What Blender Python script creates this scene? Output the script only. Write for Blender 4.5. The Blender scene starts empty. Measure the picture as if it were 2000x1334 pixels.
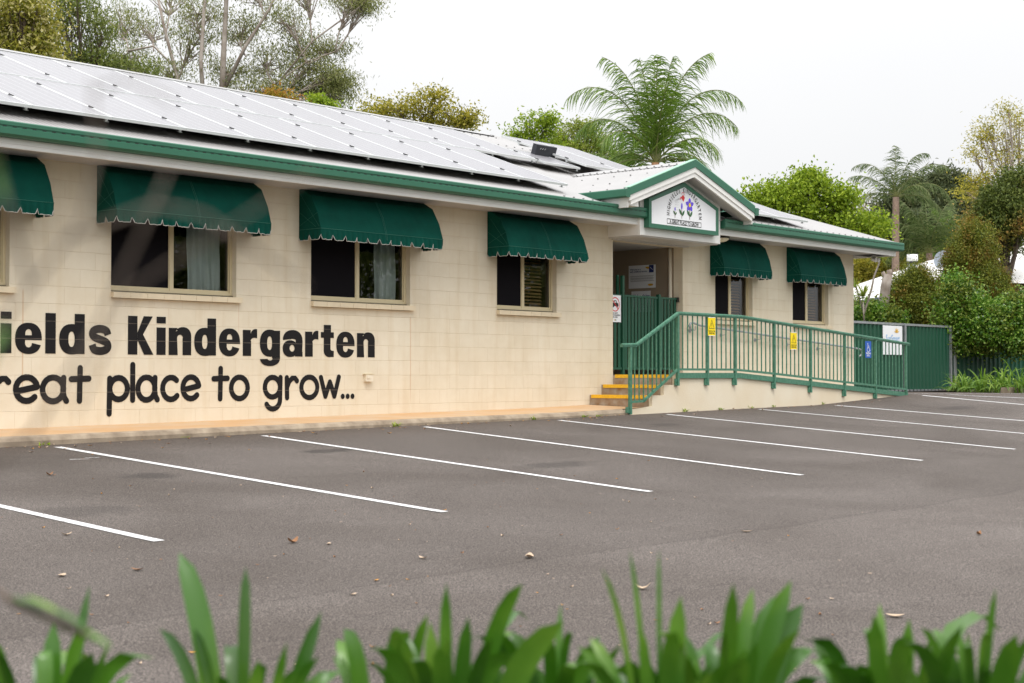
import bpy, math, random
import numpy as np
from mathutils import Vector, Matrix
from mathutils.geometry import tessellate_polygon
R = math.radians
S = bpy.context.scene
COL = S.collection
rnd = random.Random(7)
# ------------------------------------------------------------------ camera (height zero = entrance landing level)
FPX = 2930.0
PITCH = math.atan(65/FPX)
Fw = Vector((.743, .669, 0)).normalized(); Rt = Vector((Fw.y, -Fw.x, 0))
CAM = Vector((0, -15.05, 0))
Fp = Fw*math.cos(PITCH) + Vector((0, 0, math.sin(PITCH)))
Up = Rt.cross(Fp)
def at(px, py, t):
    return CAM + (Fp + Rt*((px-1000)/FPX) + Up*((667-py)/FPX))*t
def on_y(px, py, Y):
    d = Fp + Rt*((px-1000)/FPX) + Up*((667-py)/FPX)
    return CAM + d*((Y-CAM.y)/d.y)
cd = bpy.data.cameras.new('camera'); cam = bpy.data.objects.new('camera', cd); COL.objects.link(cam)
cam.location = CAM; cam.rotation_euler = Fp.to_track_quat('-Z', 'Y').to_euler()
cd.sensor_width = 36; cd.lens = FPX/2000*36; cd.clip_start = .05; cd.clip_end = 3000
cd.dof.use_dof = True; cd.dof.focus_distance = 22; cd.dof.aperture_fstop = 5.0
S.camera = cam
# ------------------------------------------------------------------ materials
def lin(c):
    return tuple((v/255/12.92 if v/255 <= .04045 else ((v/255+.055)/1.055)**2.4) for v in c)
MATS = {}
def mat(name, col, rough=.6, metal=0, spec=.5, noise=0, nscale=8, bump=0, bscale=60, col2=None, tweak=None):
    if name in MATS: return MATS[name]
    m = bpy.data.materials.new(name); m.use_nodes = True; MATS[name] = m
    nt = m.node_tree; N = nt.nodes; L = nt.links; b = N['Principled BSDF']
    b.inputs['Base Color'].default_value = (*col, 1); b.inputs['Roughness'].default_value = rough
    b.inputs['Metallic'].default_value = metal; b.inputs['Specular IOR Level'].default_value = spec
    m.diffuse_color = (*col, 1)
    if noise or bump:
        tc = N.new('ShaderNodeTexCoord')
    if noise:
        n = N.new('ShaderNodeTexNoise'); n.inputs['Scale'].default_value = nscale; n.inputs['Detail'].default_value = 6
        L.new(tc.outputs['Object'], n.inputs['Vector'])
        r = N.new('ShaderNodeValToRGB'); L.new(n.outputs['Fac'], r.inputs['Fac'])
        c2 = col2 or tuple(v*(1-noise) for v in col)
        r.color_ramp.elements[0].position = .3; r.color_ramp.elements[1].position = .68
        r.color_ramp.elements[0].color = (*c2, 1); r.color_ramp.elements[1].color = (*col, 1)
        L.new(r.outputs['Color'], b.inputs['Base Color'])
    if bump:
        n2 = N.new('ShaderNodeTexNoise'); n2.inputs['Scale'].default_value = bscale; n2.inputs['Detail'].default_value = 4
        L.new(tc.outputs['Object'], n2.inputs['Vector'])
        bp = N.new('ShaderNodeBump'); bp.inputs['Strength'].default_value = bump; bp.inputs['Distance'].default_value = .01
        L.new(n2.outputs['Fac'], bp.inputs['Height']); L.new(bp.outputs['Normal'], b.inputs['Normal'])
    if tweak: tweak(m, nt, N, L, b)
    return m
def leafmat(name, cols, trans=.3, rough=.55, spec=.3, patch=None, pscale=.9, lo=.48, hi=.6):
    m = bpy.data.materials.new(name); m.use_nodes = True
    nt = m.node_tree; N = nt.nodes; L = nt.links; b = N['Principled BSDF']
    g = N.new('ShaderNodeNewGeometry'); r = N.new('ShaderNodeValToRGB')
    L.new(g.outputs['Random Per Island'], r.inputs['Fac'])
    el = r.color_ramp.elements
    while len(el) < len(cols): el.new(.5)
    for i, c in enumerate(cols):
        el[i].position = i/(len(cols)-1) if len(cols) > 1 else 0; el[i].color = (*c, 1)
    if patch:
        r2 = N.new('ShaderNodeValToRGB'); L.new(g.outputs['Random Per Island'], r2.inputs['Fac']); e2 = r2.color_ramp.elements
        while len(e2) < len(patch): e2.new(.5)
        for i, c in enumerate(patch): e2[i].position = i/(len(patch)-1); e2[i].color = (*c, 1)
        pn_ = N.new('ShaderNodeTexNoise'); pn_.inputs['Scale'].default_value = pscale; pn_.inputs['Detail'].default_value = 5; L.new(g.outputs['Position'], pn_.inputs['Vector'])
        pm = N.new('ShaderNodeMapRange'); L.new(pn_.outputs['Fac'], pm.inputs[0]); pm.inputs[1].default_value = lo; pm.inputs[2].default_value = hi
        px_ = N.new('ShaderNodeMix'); px_.data_type = 'RGBA'; L.new(pm.outputs[0], px_.inputs[0]); L.new(r.outputs['Color'], px_.inputs[6]); L.new(r2.outputs['Color'], px_.inputs[7])
        class _O: outputs = {'Color': px_.outputs[2]}
        r = _O
    L.new(r.outputs['Color'], b.inputs['Base Color'])
    b.inputs['Roughness'].default_value = rough; b.inputs['Specular IOR Level'].default_value = spec
    tr = N.new('ShaderNodeBsdfTranslucent'); L.new(r.outputs['Color'], tr.inputs['Color'])
    mx = N.new('ShaderNodeMixShader'); mx.inputs[0].default_value = trans
    L.new(b.outputs[0], mx.inputs[1]); L.new(tr.outputs[0], mx.inputs[2]); L.new(mx.outputs[0], N['Material Output'].inputs[0])
    m.diffuse_color = (*cols[0], 1)
    return m
CREAM = (.79, .715, .575)
def wall_tweak(m, nt, N, L, b):
    tc = N.new('ShaderNodeTexCoord'); sp = N.new('ShaderNodeSeparateXYZ'); L.new(tc.outputs['Object'], sp.inputs[0])
    ax = N.new('ShaderNodeMath'); ax.operation = 'ADD'; L.new(sp.outputs['X'], ax.inputs[0]); L.new(sp.outputs['Y'], ax.inputs[1])
    cb = N.new('ShaderNodeCombineXYZ'); L.new(ax.outputs[0], cb.inputs[0]); L.new(sp.outputs['Z'], cb.inputs[1])
    mp = N.new('ShaderNodeMapping'); mp.inputs['Location'].default_value = (.22, 10, 0); L.new(cb.outputs[0], mp.inputs[0])
    # slight wobble so that no joint is ruler straight
    wn = N.new('ShaderNodeTexNoise'); wn.inputs['Scale'].default_value = 3; L.new(tc.outputs['Object'], wn.inputs['Vector'])
    wa = N.new('ShaderNodeVectorMath'); wa.operation = 'MULTIPLY_ADD'; L.new(wn.outputs['Color'], wa.inputs[0])
    wa.inputs[1].default_value = (.012, .012, 0); L.new(mp.outputs[0], wa.inputs[2])
    br = N.new('ShaderNodeTexBrick'); L.new(wa.outputs[0], br.inputs['Vector'])
    br.offset = .5; br.inputs['Scale'].default_value = 1; br.inputs['Brick Width'].default_value = .4; br.inputs['Row Height'].default_value = .2
    br.inputs['Mortar Size'].default_value = .003; br.inputs['Mortar Smooth'].default_value = .6
    br.inputs['Color1'].default_value = (1, 1, 1, 1); br.inputs['Color2'].default_value = (.965, .965, .96, 1); br.inputs['Mortar'].default_value = (.92, .87, .81, 1)
    n = N.new('ShaderNodeTexNoise'); n.inputs['Scale'].default_value = 1.3; n.inputs['Detail'].default_value = 8; n.inputs['Roughness'].default_value = .7
    L.new(tc.outputs['Object'], n.inputs['Vector'])
    r = N.new('ShaderNodeValToRGB'); L.new(n.outputs['Fac'], r.inputs[0])
    r.color_ramp.elements[0].position = .3; r.color_ramp.elements[0].color = (.90, .87, .82, 1)
    r.color_ramp.elements[1].position = .65; r.color_ramp.elements[1].color = (1, 1, 1, 1)
    m1 = N.new('ShaderNodeMix'); m1.data_type = 'RGBA'; m1.blend_type = 'MULTIPLY'; m1.inputs[0].default_value = 1
    L.new(br.outputs['Color'], m1.inputs[6]); L.new(r.outputs[0], m1.inputs[7])
    m2 = N.new('ShaderNodeMix'); m2.data_type = 'RGBA'; m2.blend_type = 'MULTIPLY'; m2.inputs[0].default_value = 1
    L.new(m1.outputs[2], m2.inputs[6]); m2.inputs[7].default_value = (*CREAM, 1)
    st_ = N.new('ShaderNodeMapping'); st_.inputs['Scale'].default_value = (7, 7, .5); L.new(tc.outputs['Object'], st_.inputs[0])
    sn = N.new('ShaderNodeTexNoise'); sn.inputs['Scale'].default_value = 1; sn.inputs['Detail'].default_value = 5; L.new(st_.outputs[0], sn.inputs['Vector'])
    sr = N.new('ShaderNodeValToRGB'); L.new(sn.outputs['Fac'], sr.inputs[0]); sr.color_ramp.elements[0].position = .32; sr.color_ramp.elements[0].color = (.95, .925, .885, 1); sr.color_ramp.elements[1].position = .5; sr.color_ramp.elements[1].color = (1, 1, 1, 1)
    m3 = N.new('ShaderNodeMix'); m3.data_type = 'RGBA'; m3.blend_type = 'MULTIPLY'; m3.inputs[0].default_value = 1; L.new(m2.outputs[2], m3.inputs[6]); L.new(sr.outputs[0], m3.inputs[7]); m2 = m3
    # iron stains running down the two control joints and along the foot
    last = m2.outputs[2]
    for xc, wid, z0, z1 in ((14.60, .012, -.35, .82), (8.665, .012, -.2, .95), (11.62, .006, .5, .9)):
        d = N.new('ShaderNodeMath'); d.operation = 'SUBTRACT'; L.new(sp.outputs['X'], d.inputs[0]); d.inputs[1].default_value = xc
        ab = N.new('ShaderNodeMath'); ab.operation = 'ABSOLUTE'; L.new(d.outputs[0], ab.inputs[0])
        ln = N.new('ShaderNodeMapRange'); L.new(ab.outputs[0], ln.inputs[0]); ln.inputs[1].default_value = 0; ln.inputs[2].default_value = wid; ln.inputs[3].default_value = .6; ln.inputs[4].default_value = 0
        g1 = N.new('ShaderNodeMapRange'); L.new(sp.outputs['Z'], g1.inputs[0]); g1.inputs[1].default_value = z0-.1; g1.inputs[2].default_value = z0+.2
        g2 = N.new('ShaderNodeMapRange'); L.new(sp.outputs['Z'], g2.inputs[0]); g2.inputs[1].default_value = z1; g2.inputs[2].default_value = z1-.03
        p = N.new('ShaderNodeMath'); p.operation = 'MULTIPLY'; L.new(ln.outputs[0], p.inputs[0]); L.new(g1.outputs[0], p.inputs[1])
        q = N.new('ShaderNodeMath'); q.operation = 'MULTIPLY'; L.new(p.outputs[0], q.inputs[0]); L.new(g2.outputs[0], q.inputs[1])
        mm = N.new('ShaderNodeMix'); mm.data_type = 'RGBA'; L.new(q.outputs[0], mm.inputs[0]); L.new(last, mm.inputs[6]); mm.inputs[7].default_value = (.52, .26, .09, 1)
        last = mm.outputs[2]
    L.new(last, b.inputs['Base Color'])
    n2 = N.new('ShaderNodeTexNoise'); n2.inputs['Scale'].default_value = 90; n2.inputs['Detail'].default_value = 5; L.new(tc.outputs['Object'], n2.inputs['Vector'])
    b1 = N.new('ShaderNodeBump'); b1.inputs['Strength'].default_value = .35; b1.inputs['Distance'].default_value = .006
    L.new(n2.outputs['Fac'], b1.inputs['Height'])
    b2 = N.new('ShaderNodeBump'); b2.invert = True; b2.inputs['Strength'].default_value = .6; b2.inputs['Distance'].default_value = .006
    L.new(br.outputs['Fac'], b2.inputs['Height']); L.new(b1.outputs[0], b2.inputs['Normal']); L.new(b2.outputs[0], b.inputs['Normal'])
M_wall = mat('painted_block', CREAM, .75, spec=.3, tweak=wall_tweak)
M_cream = mat('cream_paint', CREAM, .7, noise=.06, nscale=4, bump=.15, bscale=50)
M_render = mat('cream_render', (.80, .72, .57), .8, noise=.1, nscale=1.3, bump=.25, bscale=40, col2=(.74, .63, .46))
M_frame = mat('cream_window_frame', (.66, .56, .36), .4)
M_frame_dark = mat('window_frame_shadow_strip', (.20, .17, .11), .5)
M_green = mat('green_steel', (.030, .150, .088), .42, noise=.12, nscale=2.2)
M_green_dark = mat('green_fence_steel', (.010, .082, .044), .5, noise=.12, nscale=2)
M_green_lt = mat('pale_green_trim', (.30, .55, .40), .45)
def rail_tweak(m, nt, N, L, b):
    g = N.new('ShaderNodeTexCoord'); n = N.new('ShaderNodeTexNoise'); n.inputs['Scale'].default_value = 22; n.inputs['Detail'].default_value = 8
    L.new(g.outputs['Object'], n.inputs['Vector']); r = N.new('ShaderNodeValToRGB'); L.new(n.outputs['Fac'], r.inputs[0])
    e = r.color_ramp.elements; e[0].position = .35; e[0].color = (.045, .17, .105, 1); e[1].position = .72; e[1].color = (.11, .26, .18, 1)
    L.new(r.outputs[0], b.inputs['Base Color'])
M_rail = mat('weathered_green_rail_paint', (.06, .25, .16), .5, tweak=rail_tweak)
M_white = mat('white_trim_paint', (.86, .85, .82), .5, noise=.05, nscale=3)
M_soffit = mat('soffit_lining', (.56, .54, .52), .6, noise=.08, nscale=2)
def rooftw(m, nt, N, L, b):
    b.inputs['Coat Weight'].default_value = .55; b.inputs['Coat Roughness'].default_value = .2; b.inputs['Coat IOR'].default_value = 1.5
M_roof = mat('white_roof_steel', (.34, .33, .325), .35, noise=.10, nscale=1.5, spec=.8, tweak=rooftw)
M_alu = mat('aluminium', (.74, .76, .76), .4, metal=.2)
M_galv = mat('galvanised_steel', (.42, .44, .46), .45, metal=.5, noise=.3, nscale=12)
M_black = mat('black_paint', (.012, .011, .012), .35)
def vinyl(m, nt, N, L, b):
    tc = N.new('ShaderNodeTexCoord'); sp = N.new('ShaderNodeSeparateXYZ'); L.new(tc.outputs['Object'], sp.inputs[0])
    # block joints show through the vinyl as thin pale cracks
    a = N.new('ShaderNodeMath'); a.operation = 'MULTIPLY_ADD'; L.new(sp.outputs['Z'], a.inputs[0]); a.inputs[1].default_value = 5; a.inputs[2].default_value = 100.5
    f = N.new('ShaderNodeMath'); f.operation = 'FRACT'; L.new(a.outputs[0], f.inputs[0])
    s = N.new('ShaderNodeMath'); s.operation = 'SUBTRACT'; L.new(f.outputs[0], s.inputs[0]); s.inputs[1].default_value = .5
    ab = N.new('ShaderNodeMath'); ab.operation = 'ABSOLUTE'; L.new(s.outputs[0], ab.inputs[0])
    n = N.new('ShaderNodeTexNoise'); n.inputs['Scale'].default_value = 9; L.new(tc.outputs['Object'], n.inputs['Vector'])
    mr = N.new('ShaderNodeMapRange'); L.new(ab.outputs[0], mr.inputs[0]); mr.inputs[1].default_value = .008; mr.inputs[2].default_value = .016; mr.inputs[3].default_value = 1; mr.inputs[4].default_value = 0
    q = N.new('ShaderNodeMath'); q.operation = 'MULTIPLY'; L.new(mr.outputs[0], q.inputs[0]); L.new(n.outputs['Fac'], q.inputs[1])
    mm = N.new('ShaderNodeMix'); mm.data_type = 'RGBA'; L.new(q.outputs[0], mm.inputs[0]); mm.inputs[6].default_value = (.012, .011, .012, 1); mm.inputs[7].default_value = (.30, .25, .2, 1)
    L.new(mm.outputs[2], b.inputs['Base Color'])
M_vinyl = mat('black_wall_lettering', (.012, .011, .012), .6, spec=.2, tweak=vinyl)
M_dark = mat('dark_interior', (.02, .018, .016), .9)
M_screen = mat('black_fly_screen', (.006, .005, .007), .7, spec=.08)
M_canvas = mat('green_canvas', (.001, .066, .047), .8, noise=.32, nscale=2.6, bump=.5, bscale=9, spec=.12)
M_piping = mat('white_piping', (.50, .48, .45), .6)
M_stitch = mat('pale_green_stitching', (.03, .15, .11), .7)
M_curtain = mat('grey_white_curtain', (.62, .68, .66), .8, noise=.1, nscale=3)
M_blind = mat('timber_blind', (.55, .33, .14), .5, noise=.4, nscale=9)
M_signw = mat('white_sign_panel', (.88, .89, .92), .45)
M_yellow = mat('yellow_sign', (.95, .72, .0), .45)
M_nosing = mat('yellow_nosing_paint', (.95, .55, .02), .6, noise=.2, nscale=25)
M_blue = mat('blue_sign', (.01, .10, .48), .4)
M_red = mat('red_sign_paint', (.70, .02, .02), .4)
M_violet = mat('violet_petal_paint', (.14, .08, .72), .5)
M_leafg = mat('green_leaf_paint', (.02, .12, .03), .5)
M_brownp = mat('brown_stem_paint', (.16, .08, .05), .5)
M_paleblue = mat('pale_blue_lettering', (.30, .52, .80), .5)
M_gold = mat('gold_sun_paint', (.75, .42, .03), .5)
M_navy = mat('navy_print', (.02, .04, .2), .5)
M_grey = mat('grey_print', (.25, .25, .25), .5)
def conc_tweak(m, nt, N, L, b): pass
M_conc = mat('stained_concrete', (.42, .34, .25), .9, noise=.45, nscale=6, bump=.5, bscale=70, col2=(.22, .17, .12))
M_step = mat('step_concrete', (.42, .36, .29), .9, noise=.45, nscale=9, bump=.4, bscale=70, col2=(.30, .18, .09))
M_path = mat('iron_stained_path', (.55, .33, .16), .85, noise=.35, nscale=2.0, bump=.3, bscale=60, col2=(.55, .40, .26))
def asph(m, nt, N, L, b):
    tc = N.new('ShaderNodeTexCoord')
    n = N.new('ShaderNodeTexNoise'); n.inputs['Scale'].default_value = 110; n.inputs['Detail'].default_value = 3; n.inputs['Roughness'].default_value = .9; L.new(tc.outputs['Object'], n.inputs['Vector'])
    r = N.new('ShaderNodeValToRGB'); L.new(n.outputs['Fac'], r.inputs[0]); e = r.color_ramp.elements
    e[0].position = .39; e[0].color = (.036, .032, .030, 1); e[1].position = .62; e[1].color = (.31, .272, .246, 1)
    x = e.new(.5); x.color = (.115, .100, .091, 1)
    n2 = N.new('ShaderNodeTexNoise'); n2.inputs['Scale'].default_value = .45; n2.inputs['Detail'].default_value = 7; n2.inputs['Distortion'].default_value = .6; L.new(tc.outputs['Object'], n2.inputs['Vector'])
    r2 = N.new('ShaderNodeValToRGB'); L.new(n2.outputs['Fac'], r2.inputs[0]); e = r2.color_ramp.elements
    e[0].position = .3; e[0].color = (.70, .67, .645, 1); e[1].position = .7; e[1].color = (1.14, 1.13, 1.13, 1)
    m1 = N.new('ShaderNodeMix'); m1.data_type = 'RGBA'; m1.blend_type = 'MULTIPLY'; m1.inputs[0].default_value = 1; m1.clamp_result = False
    L.new(r.outputs[0], m1.inputs[6]); L.new(r2.outputs[0], m1.inputs[7])
    last = m1.outputs[2]
    sp = N.new('ShaderNodeSeparateXYZ'); L.new(tc.outputs['Object'], sp.inputs[0])
    jn = N.new('ShaderNodeTexNoise'); jn.inputs['Scale'].default_value = 1.1; jn.inputs['Detail'].default_value = 6; L.new(tc.outputs['Object'], jn.inputs['Vector'])
    ja = N.new('ShaderNodeMath'); ja.operation = 'MULTIPLY_ADD'; L.new(jn.outputs['Fac'], ja.inputs[0]); ja.inputs[1].default_value = .28; L.new(sp.outputs['Y'], ja.inputs[2])
    j1 = N.new('ShaderNodeMapRange'); L.new(ja.outputs[0], j1.inputs[0]); j1.inputs[1].default_value = -9.12; j1.inputs[2].default_value = -9.02; j1.inputs[3].default_value = 0; j1.inputs[4].default_value = .16
    jm = N.new('ShaderNodeMix'); jm.data_type = 'RGBA'; L.new(j1.outputs[0], jm.inputs[0]); L.new(last, jm.inputs[6]); jm.inputs[7].default_value = (.035, .028, .024, 1)
    jd = N.new('ShaderNodeMath'); jd.operation = 'ADD'; L.new(ja.outputs[0], jd.inputs[0]); jd.inputs[1].default_value = 9.05
    jb = N.new('ShaderNodeMath'); jb.operation = 'ABSOLUTE'; L.new(jd.outputs[0], jb.inputs[0])
    j2 = N.new('ShaderNodeMapRange'); L.new(jb.outputs[0], j2.inputs[0]); j2.inputs[1].default_value = .0; j2.inputs[2].default_value = .022; j2.inputs[3].default_value = .32; j2.inputs[4].default_value = 0
    jk = N.new('ShaderNodeMix'); jk.data_type = 'RGBA'; L.new(j2.outputs[0], jk.inputs[0]); L.new(jm.outputs[2], jk.inputs[6]); jk.inputs[7].default_value = (.03, .025, .022, 1)
    last = jk.outputs[2]
    # oil spots left under parked cars
    for (cx, cy, rx, ry, s) in ((10.35, -3.15, .42, .16, .55), (7.55, -4.05, .30, .22, .5), (11.6, -5.2, .55, .22, .42), (24.9, -3.2, .6, .25, .4), (16.9, -2.7, .35, .2, .3), (5.9, -5.6, .5, .3, .3)):
        v = N.new('ShaderNodeVectorMath'); v.operation = 'SUBTRACT'; L.new(tc.outputs['Object'], v.inputs[0]); v.inputs[1].default_value = (cx, cy, 0)
        w = N.new('ShaderNodeVectorMath'); w.operation = 'MULTIPLY'; L.new(v.outputs[0], w.inputs[0]); w.inputs[1].default_value = (1/rx, 1/ry, 0)
        nn = N.new('ShaderNodeTexNoise'); nn.inputs['Scale'].default_value = 7; L.new(tc.outputs['Object'], nn.inputs['Vector'])
        ln = N.new('ShaderNodeVectorMath'); ln.operation = 'LENGTH'; L.new(w.outputs[0], ln.inputs[0])
        ad = N.new('ShaderNodeMath'); ad.operation = 'MULTIPLY_ADD'; L.new(nn.outputs['Fac'], ad.inputs[0]); ad.inputs[1].default_value = .9; L.new(ln.outputs['Value'], ad.inputs[2])
        mr = N.new('ShaderNodeMapRange'); L.new(ad.outputs[0], mr.inputs[0]); mr.inputs[1].default_value = 1.0; mr.inputs[2].default_value = 1.55; mr.inputs[3].default_value = s; mr.inputs[4].default_value = 0
        mm = N.new('ShaderNodeMix'); mm.data_type = 'RGBA'; L.new(mr.outputs[0], mm.inputs[0]); L.new(last, mm.inputs[6]); mm.inputs[7].default_value = (.022, .02, .019, 1)
        last = mm.outputs[2]
    # brown silt washed along the kerb
    a = N.new('ShaderNodeMath'); a.operation = 'MULTIPLY_ADD'; L.new(n2.outputs['Fac'], a.inputs[0]); a.inputs[1].default_value = 1.6; L.new(sp.outputs['Y'], a.inputs[2])
    mr = N.new('ShaderNodeMapRange'); L.new(a.outputs[0], mr.inputs[0]); mr.inputs[1].default_value = -1.6; mr.inputs[2].default_value = -.5; mr.inputs[3].default_value = 0; mr.inputs[4].default_value = .45
    mm = N.new('ShaderNodeMix'); mm.data_type = 'RGBA'; L.new(mr.outputs[0], mm.inputs[0]); L.new(last, mm.inputs[6]); mm.inputs[7].default_value = (.075, .052, .038, 1)
    L.new(mm.outputs[2], b.inputs['Base Color'])
    bp = N.new('ShaderNodeBump'); bp.inputs['Strength'].default_value = .7; bp.inputs['Distance'].default_value = .008
    L.new(n.outputs['Fac'], bp.inputs['Height']); L.new(bp.outputs[0], b.inputs['Normal'])
M_asph = mat('asphalt', (.11, .10, .09), .88, spec=.3, tweak=asph)
def linetw(m, nt, N, L, b):
    tc = N.new('ShaderNodeTexCoord'); n = N.new('ShaderNodeTexNoise'); n.inputs['Scale'].default_value = 45; n.inputs['Detail'].default_value = 5; L.new(tc.outputs['Object'], n.inputs['Vector'])
    r = N.new('ShaderNodeValToRGB'); L.new(n.outputs['Fac'], r.inputs[0]); e = r.color_ramp.elements
    e[0].position = .33; e[0].color = (.22, .20, .19, 1); e[1].position = .46; e[1].color = (.78, .78, .78, 1)
    L.new(r.outputs[0], b.inputs['Base Color'])
M_line = mat('white_line_paint', (.8, .8, .8), .7, tweak=linetw)
M_soil = mat('mulch_soil', (.07, .045, .03), .95, noise=.6, nscale=20, bump=1, bscale=30)
M_grass = mat('far_grass', (.06, .09, .025), .9, noise=.4, nscale=.6)
M_bark_eu = mat('pale_gum_bark', (.42, .37, .33), .8, noise=.45, nscale=3, col2=(.20, .15, .12))
M_bark_dk = mat('brown_bark', (.13, .095, .07), .9, noise=.4, nscale=6)
M_bark_palm = mat('ringed_palm_trunk', (.30, .21, .16), .85, noise=.4, nscale=9)
M_bark_rust = mat('rusty_palm_trunk', (.42, .22, .11), .85, noise=.4, nscale=9)
M_twig = mat('grey_brown_twig', (.16, .125, .10), .8)
def glass_mat(name, tint, refl=1.0):
    m = bpy.data.materials.new(name); m.use_nodes = True; nt = m.node_tree; N = nt.nodes; L = nt.links
    N.remove(N['Principled BSDF'])
    t = N.new('ShaderNodeBsdfTransparent'); t.inputs[0].default_value = (*tint, 1)
    g = N.new('ShaderNodeBsdfGlossy'); g.inputs['Roughness'].default_value = .01; g.inputs['Color'].default_value = (refl, refl, refl, 1)
    f = N.new('ShaderNodeFresnel'); f.inputs[0].default_value = 1.6
    x = N.new('ShaderNodeMixShader'); L.new(f.outputs[0], x.inputs[0]); L.new(t.outputs[0], x.inputs[1]); L.new(g.outputs[0], x.inputs[2])
    L.new(x.outputs[0], N['Material Output'].inputs[0]); return m
M_glass = glass_mat('window_glass', (.85, .88, .86))
def pvtw(m, nt, N, L, b):
    tc = N.new('ShaderNodeTexCoord'); sp = N.new('ShaderNodeSeparateXYZ'); L.new(tc.outputs['Object'], sp.inputs[0])
    outs = []
    for ax, pitch, w in (('X', .168, .035), ('Y', .088, .05)):
        a = N.new('ShaderNodeMath'); a.operation = 'DIVIDE'; L.new(sp.outputs[ax], a.inputs[0]); a.inputs[1].default_value = pitch
        f = N.new('ShaderNodeMath'); f.operation = 'FRACT'; L.new(a.outputs[0], f.inputs[0])
        c = N.new('ShaderNodeMath'); c.operation = 'LESS_THAN'; L.new(f.outputs[0], c.inputs[0]); c.inputs[1].default_value = w
        outs.append(c)
    mx = N.new('ShaderNodeMath'); mx.operation = 'MAXIMUM'; L.new(outs[0].outputs[0], mx.inputs[0]); L.new(outs[1].outputs[0], mx.inputs[1])
    mm = N.new('ShaderNodeMix'); mm.data_type = 'RGBA'; L.new(mx.outputs[0], mm.inputs[0]); mm.inputs[6].default_value = (.21, .205, .225, 1); mm.inputs[7].default_value = (.6, .6, .62, 1)
    L.new(mm.outputs[2], b.inputs['Base Color'])
    b.inputs['IOR'].default_value = 1.5
    b.inputs['Coat Weight'].default_value = .7; b.inputs['Coat Roughness'].default_value = .3; b.inputs['Coat IOR'].default_value = 1.4
M_pv = mat('solar_glass', (.03, .03, .05), .45, tweak=pvtw)
# ------------------------------------------------------------------ mesh helpers
class MB:
    def __init__(s): s.v = []; s.f = []; s.mi = []
    def face(s, pts, mi=0):
        n = len(s.v); s.v += [tuple(p) for p in pts]; s.f.append(tuple(range(n, n+len(pts)))); s.mi.append(mi)
    def box(s, x0, x1, y0, y1, z0, z1, mi=0):
        n = len(s.v); s.v += [(x, y, z) for z in (z0, z1) for y in (y0, y1) for x in (x0, x1)]
        for f in ((0, 2, 3, 1), (4, 5, 7, 6), (0, 1, 5, 4), (2, 6, 7, 3), (0, 4, 6, 2), (1, 3, 7, 5)):
            s.f.append(tuple(n+i for i in f)); s.mi.append(mi)
        return s
    def bar(s, a, b, w, h, mi=0, up=Vector((0, 0, 1))):
        a = Vector(a); b = Vector(b); d = (b-a).normalized(); u = up
        if abs(d.dot(u)) > .98: u = Vector((0, 1, 0))
        sd = d.cross(u).normalized()*w/2; uu = sd.cross(d).normalized()*h/2
        n = len(s.v)
        for p in (a, b): s.v += [tuple(p-sd-uu), tuple(p+sd-uu), tuple(p+sd+uu), tuple(p-sd+uu)]
        for f in ((0, 1, 2, 3), (7, 6, 5, 4), (0, 4, 5, 1), (1, 5, 6, 2), (2, 6, 7, 3), (3, 7, 4, 0)):
            s.f.append(tuple(n+i for i in f)); s.mi.append(mi)
    def tube(s, pts, rad, seg=6, mi=0, cap=True):
        pts = [Vector(p) for p in pts]; m = len(pts)
        if not hasattr(rad, '__len__'): rad = [rad]*m
        n = len(s.v); d0 = (pts[1]-pts[0]).normalized()
        u = d0.orthogonal().normalized()
        for i, p in enumerate(pts):
            d = (pts[min(i+1, m-1)]-pts[max(i-1, 0)]).normalized()
            u = (u-d*u.dot(d)); u = u.normalized() if u.length > 1e-6 else d.orthogonal().normalized()
            w = d.cross(u)
            for k in range(seg):
                a = 2*math.pi*k/seg; s.v.append(tuple(p+(u*math.cos(a)+w*math.sin(a))*rad[i]))
        for i in range(m-1):
            for k in range(seg):
                k2 = (k+1) % seg; s.f.append((n+i*seg+k, n+i*seg+k2, n+(i+1)*seg+k2, n+(i+1)*seg+k)); s.mi.append(mi)
        if cap:
            s.f.append(tuple(n+k for k in range(seg))[::-1]); s.mi.append(mi)
            s.f.append(tuple(n+(m-1)*seg+k for k in range(seg))); s.mi.append(mi)
    def prism(s, poly, mapf, d0, d1, mi=0):
        """poly: 2D outline (convex or not); mapf(u,v,depth)->xyz"""
        n = len(s.v); k = len(poly)
        s.v += [tuple(mapf(u, v, d0)) for u, v in poly]+[tuple(mapf(u, v, d1)) for u, v in poly]
        s.f.append(tuple(range(n, n+k))); s.f.append(tuple(range(n+2*k-1, n+k-1, -1))); s.mi += [mi, mi]
        for i in range(k):
            j = (i+1) % k; s.f.append((n+i, n+k+i, n+k+j, n+j)); s.mi.append(mi)
    def flat(s, loops, mapf, mi=0):
        """filled 2D shape with holes"""
        vs = [[Vector((u, v, 0)) for u, v in lp] for lp in loops]
        n = len(s.v)
        for lp in vs: s.v += [tuple(mapf(p.x, p.y)) for p in lp]
        for t in tessellate_polygon(vs): s.f.append(tuple(n+i for i in t)); s.mi.append(mi)
    def build(s, name, mats, parent=None, smooth=False, kind=None, **props):
        me = bpy.data.meshes.new(name); me.from_pydata(s.v, [], s.f)
        if not isinstance(mats, (list, tuple)): mats = [mats]
        for m in mats: me.materials.append(m)
        if len(mats) > 1: me.polygons.foreach_set('material_index', s.mi)
        if smooth: me.polygons.foreach_set('use_smooth', [True]*len(me.polygons))
        me.update(); return link(name, me, parent, kind, **props)
def link(name, me, parent=None, kind=None, **props):
    o = bpy.data.objects.new(name, me); COL.objects.link(o)
    if parent is not None:
        o.parent = parent; o.matrix_parent_inverse = Matrix.Translation(world_loc(parent)).inverted()
    if kind: o['kind'] = kind
    for k, v in props.items(): o[k] = v
    return o
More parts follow.
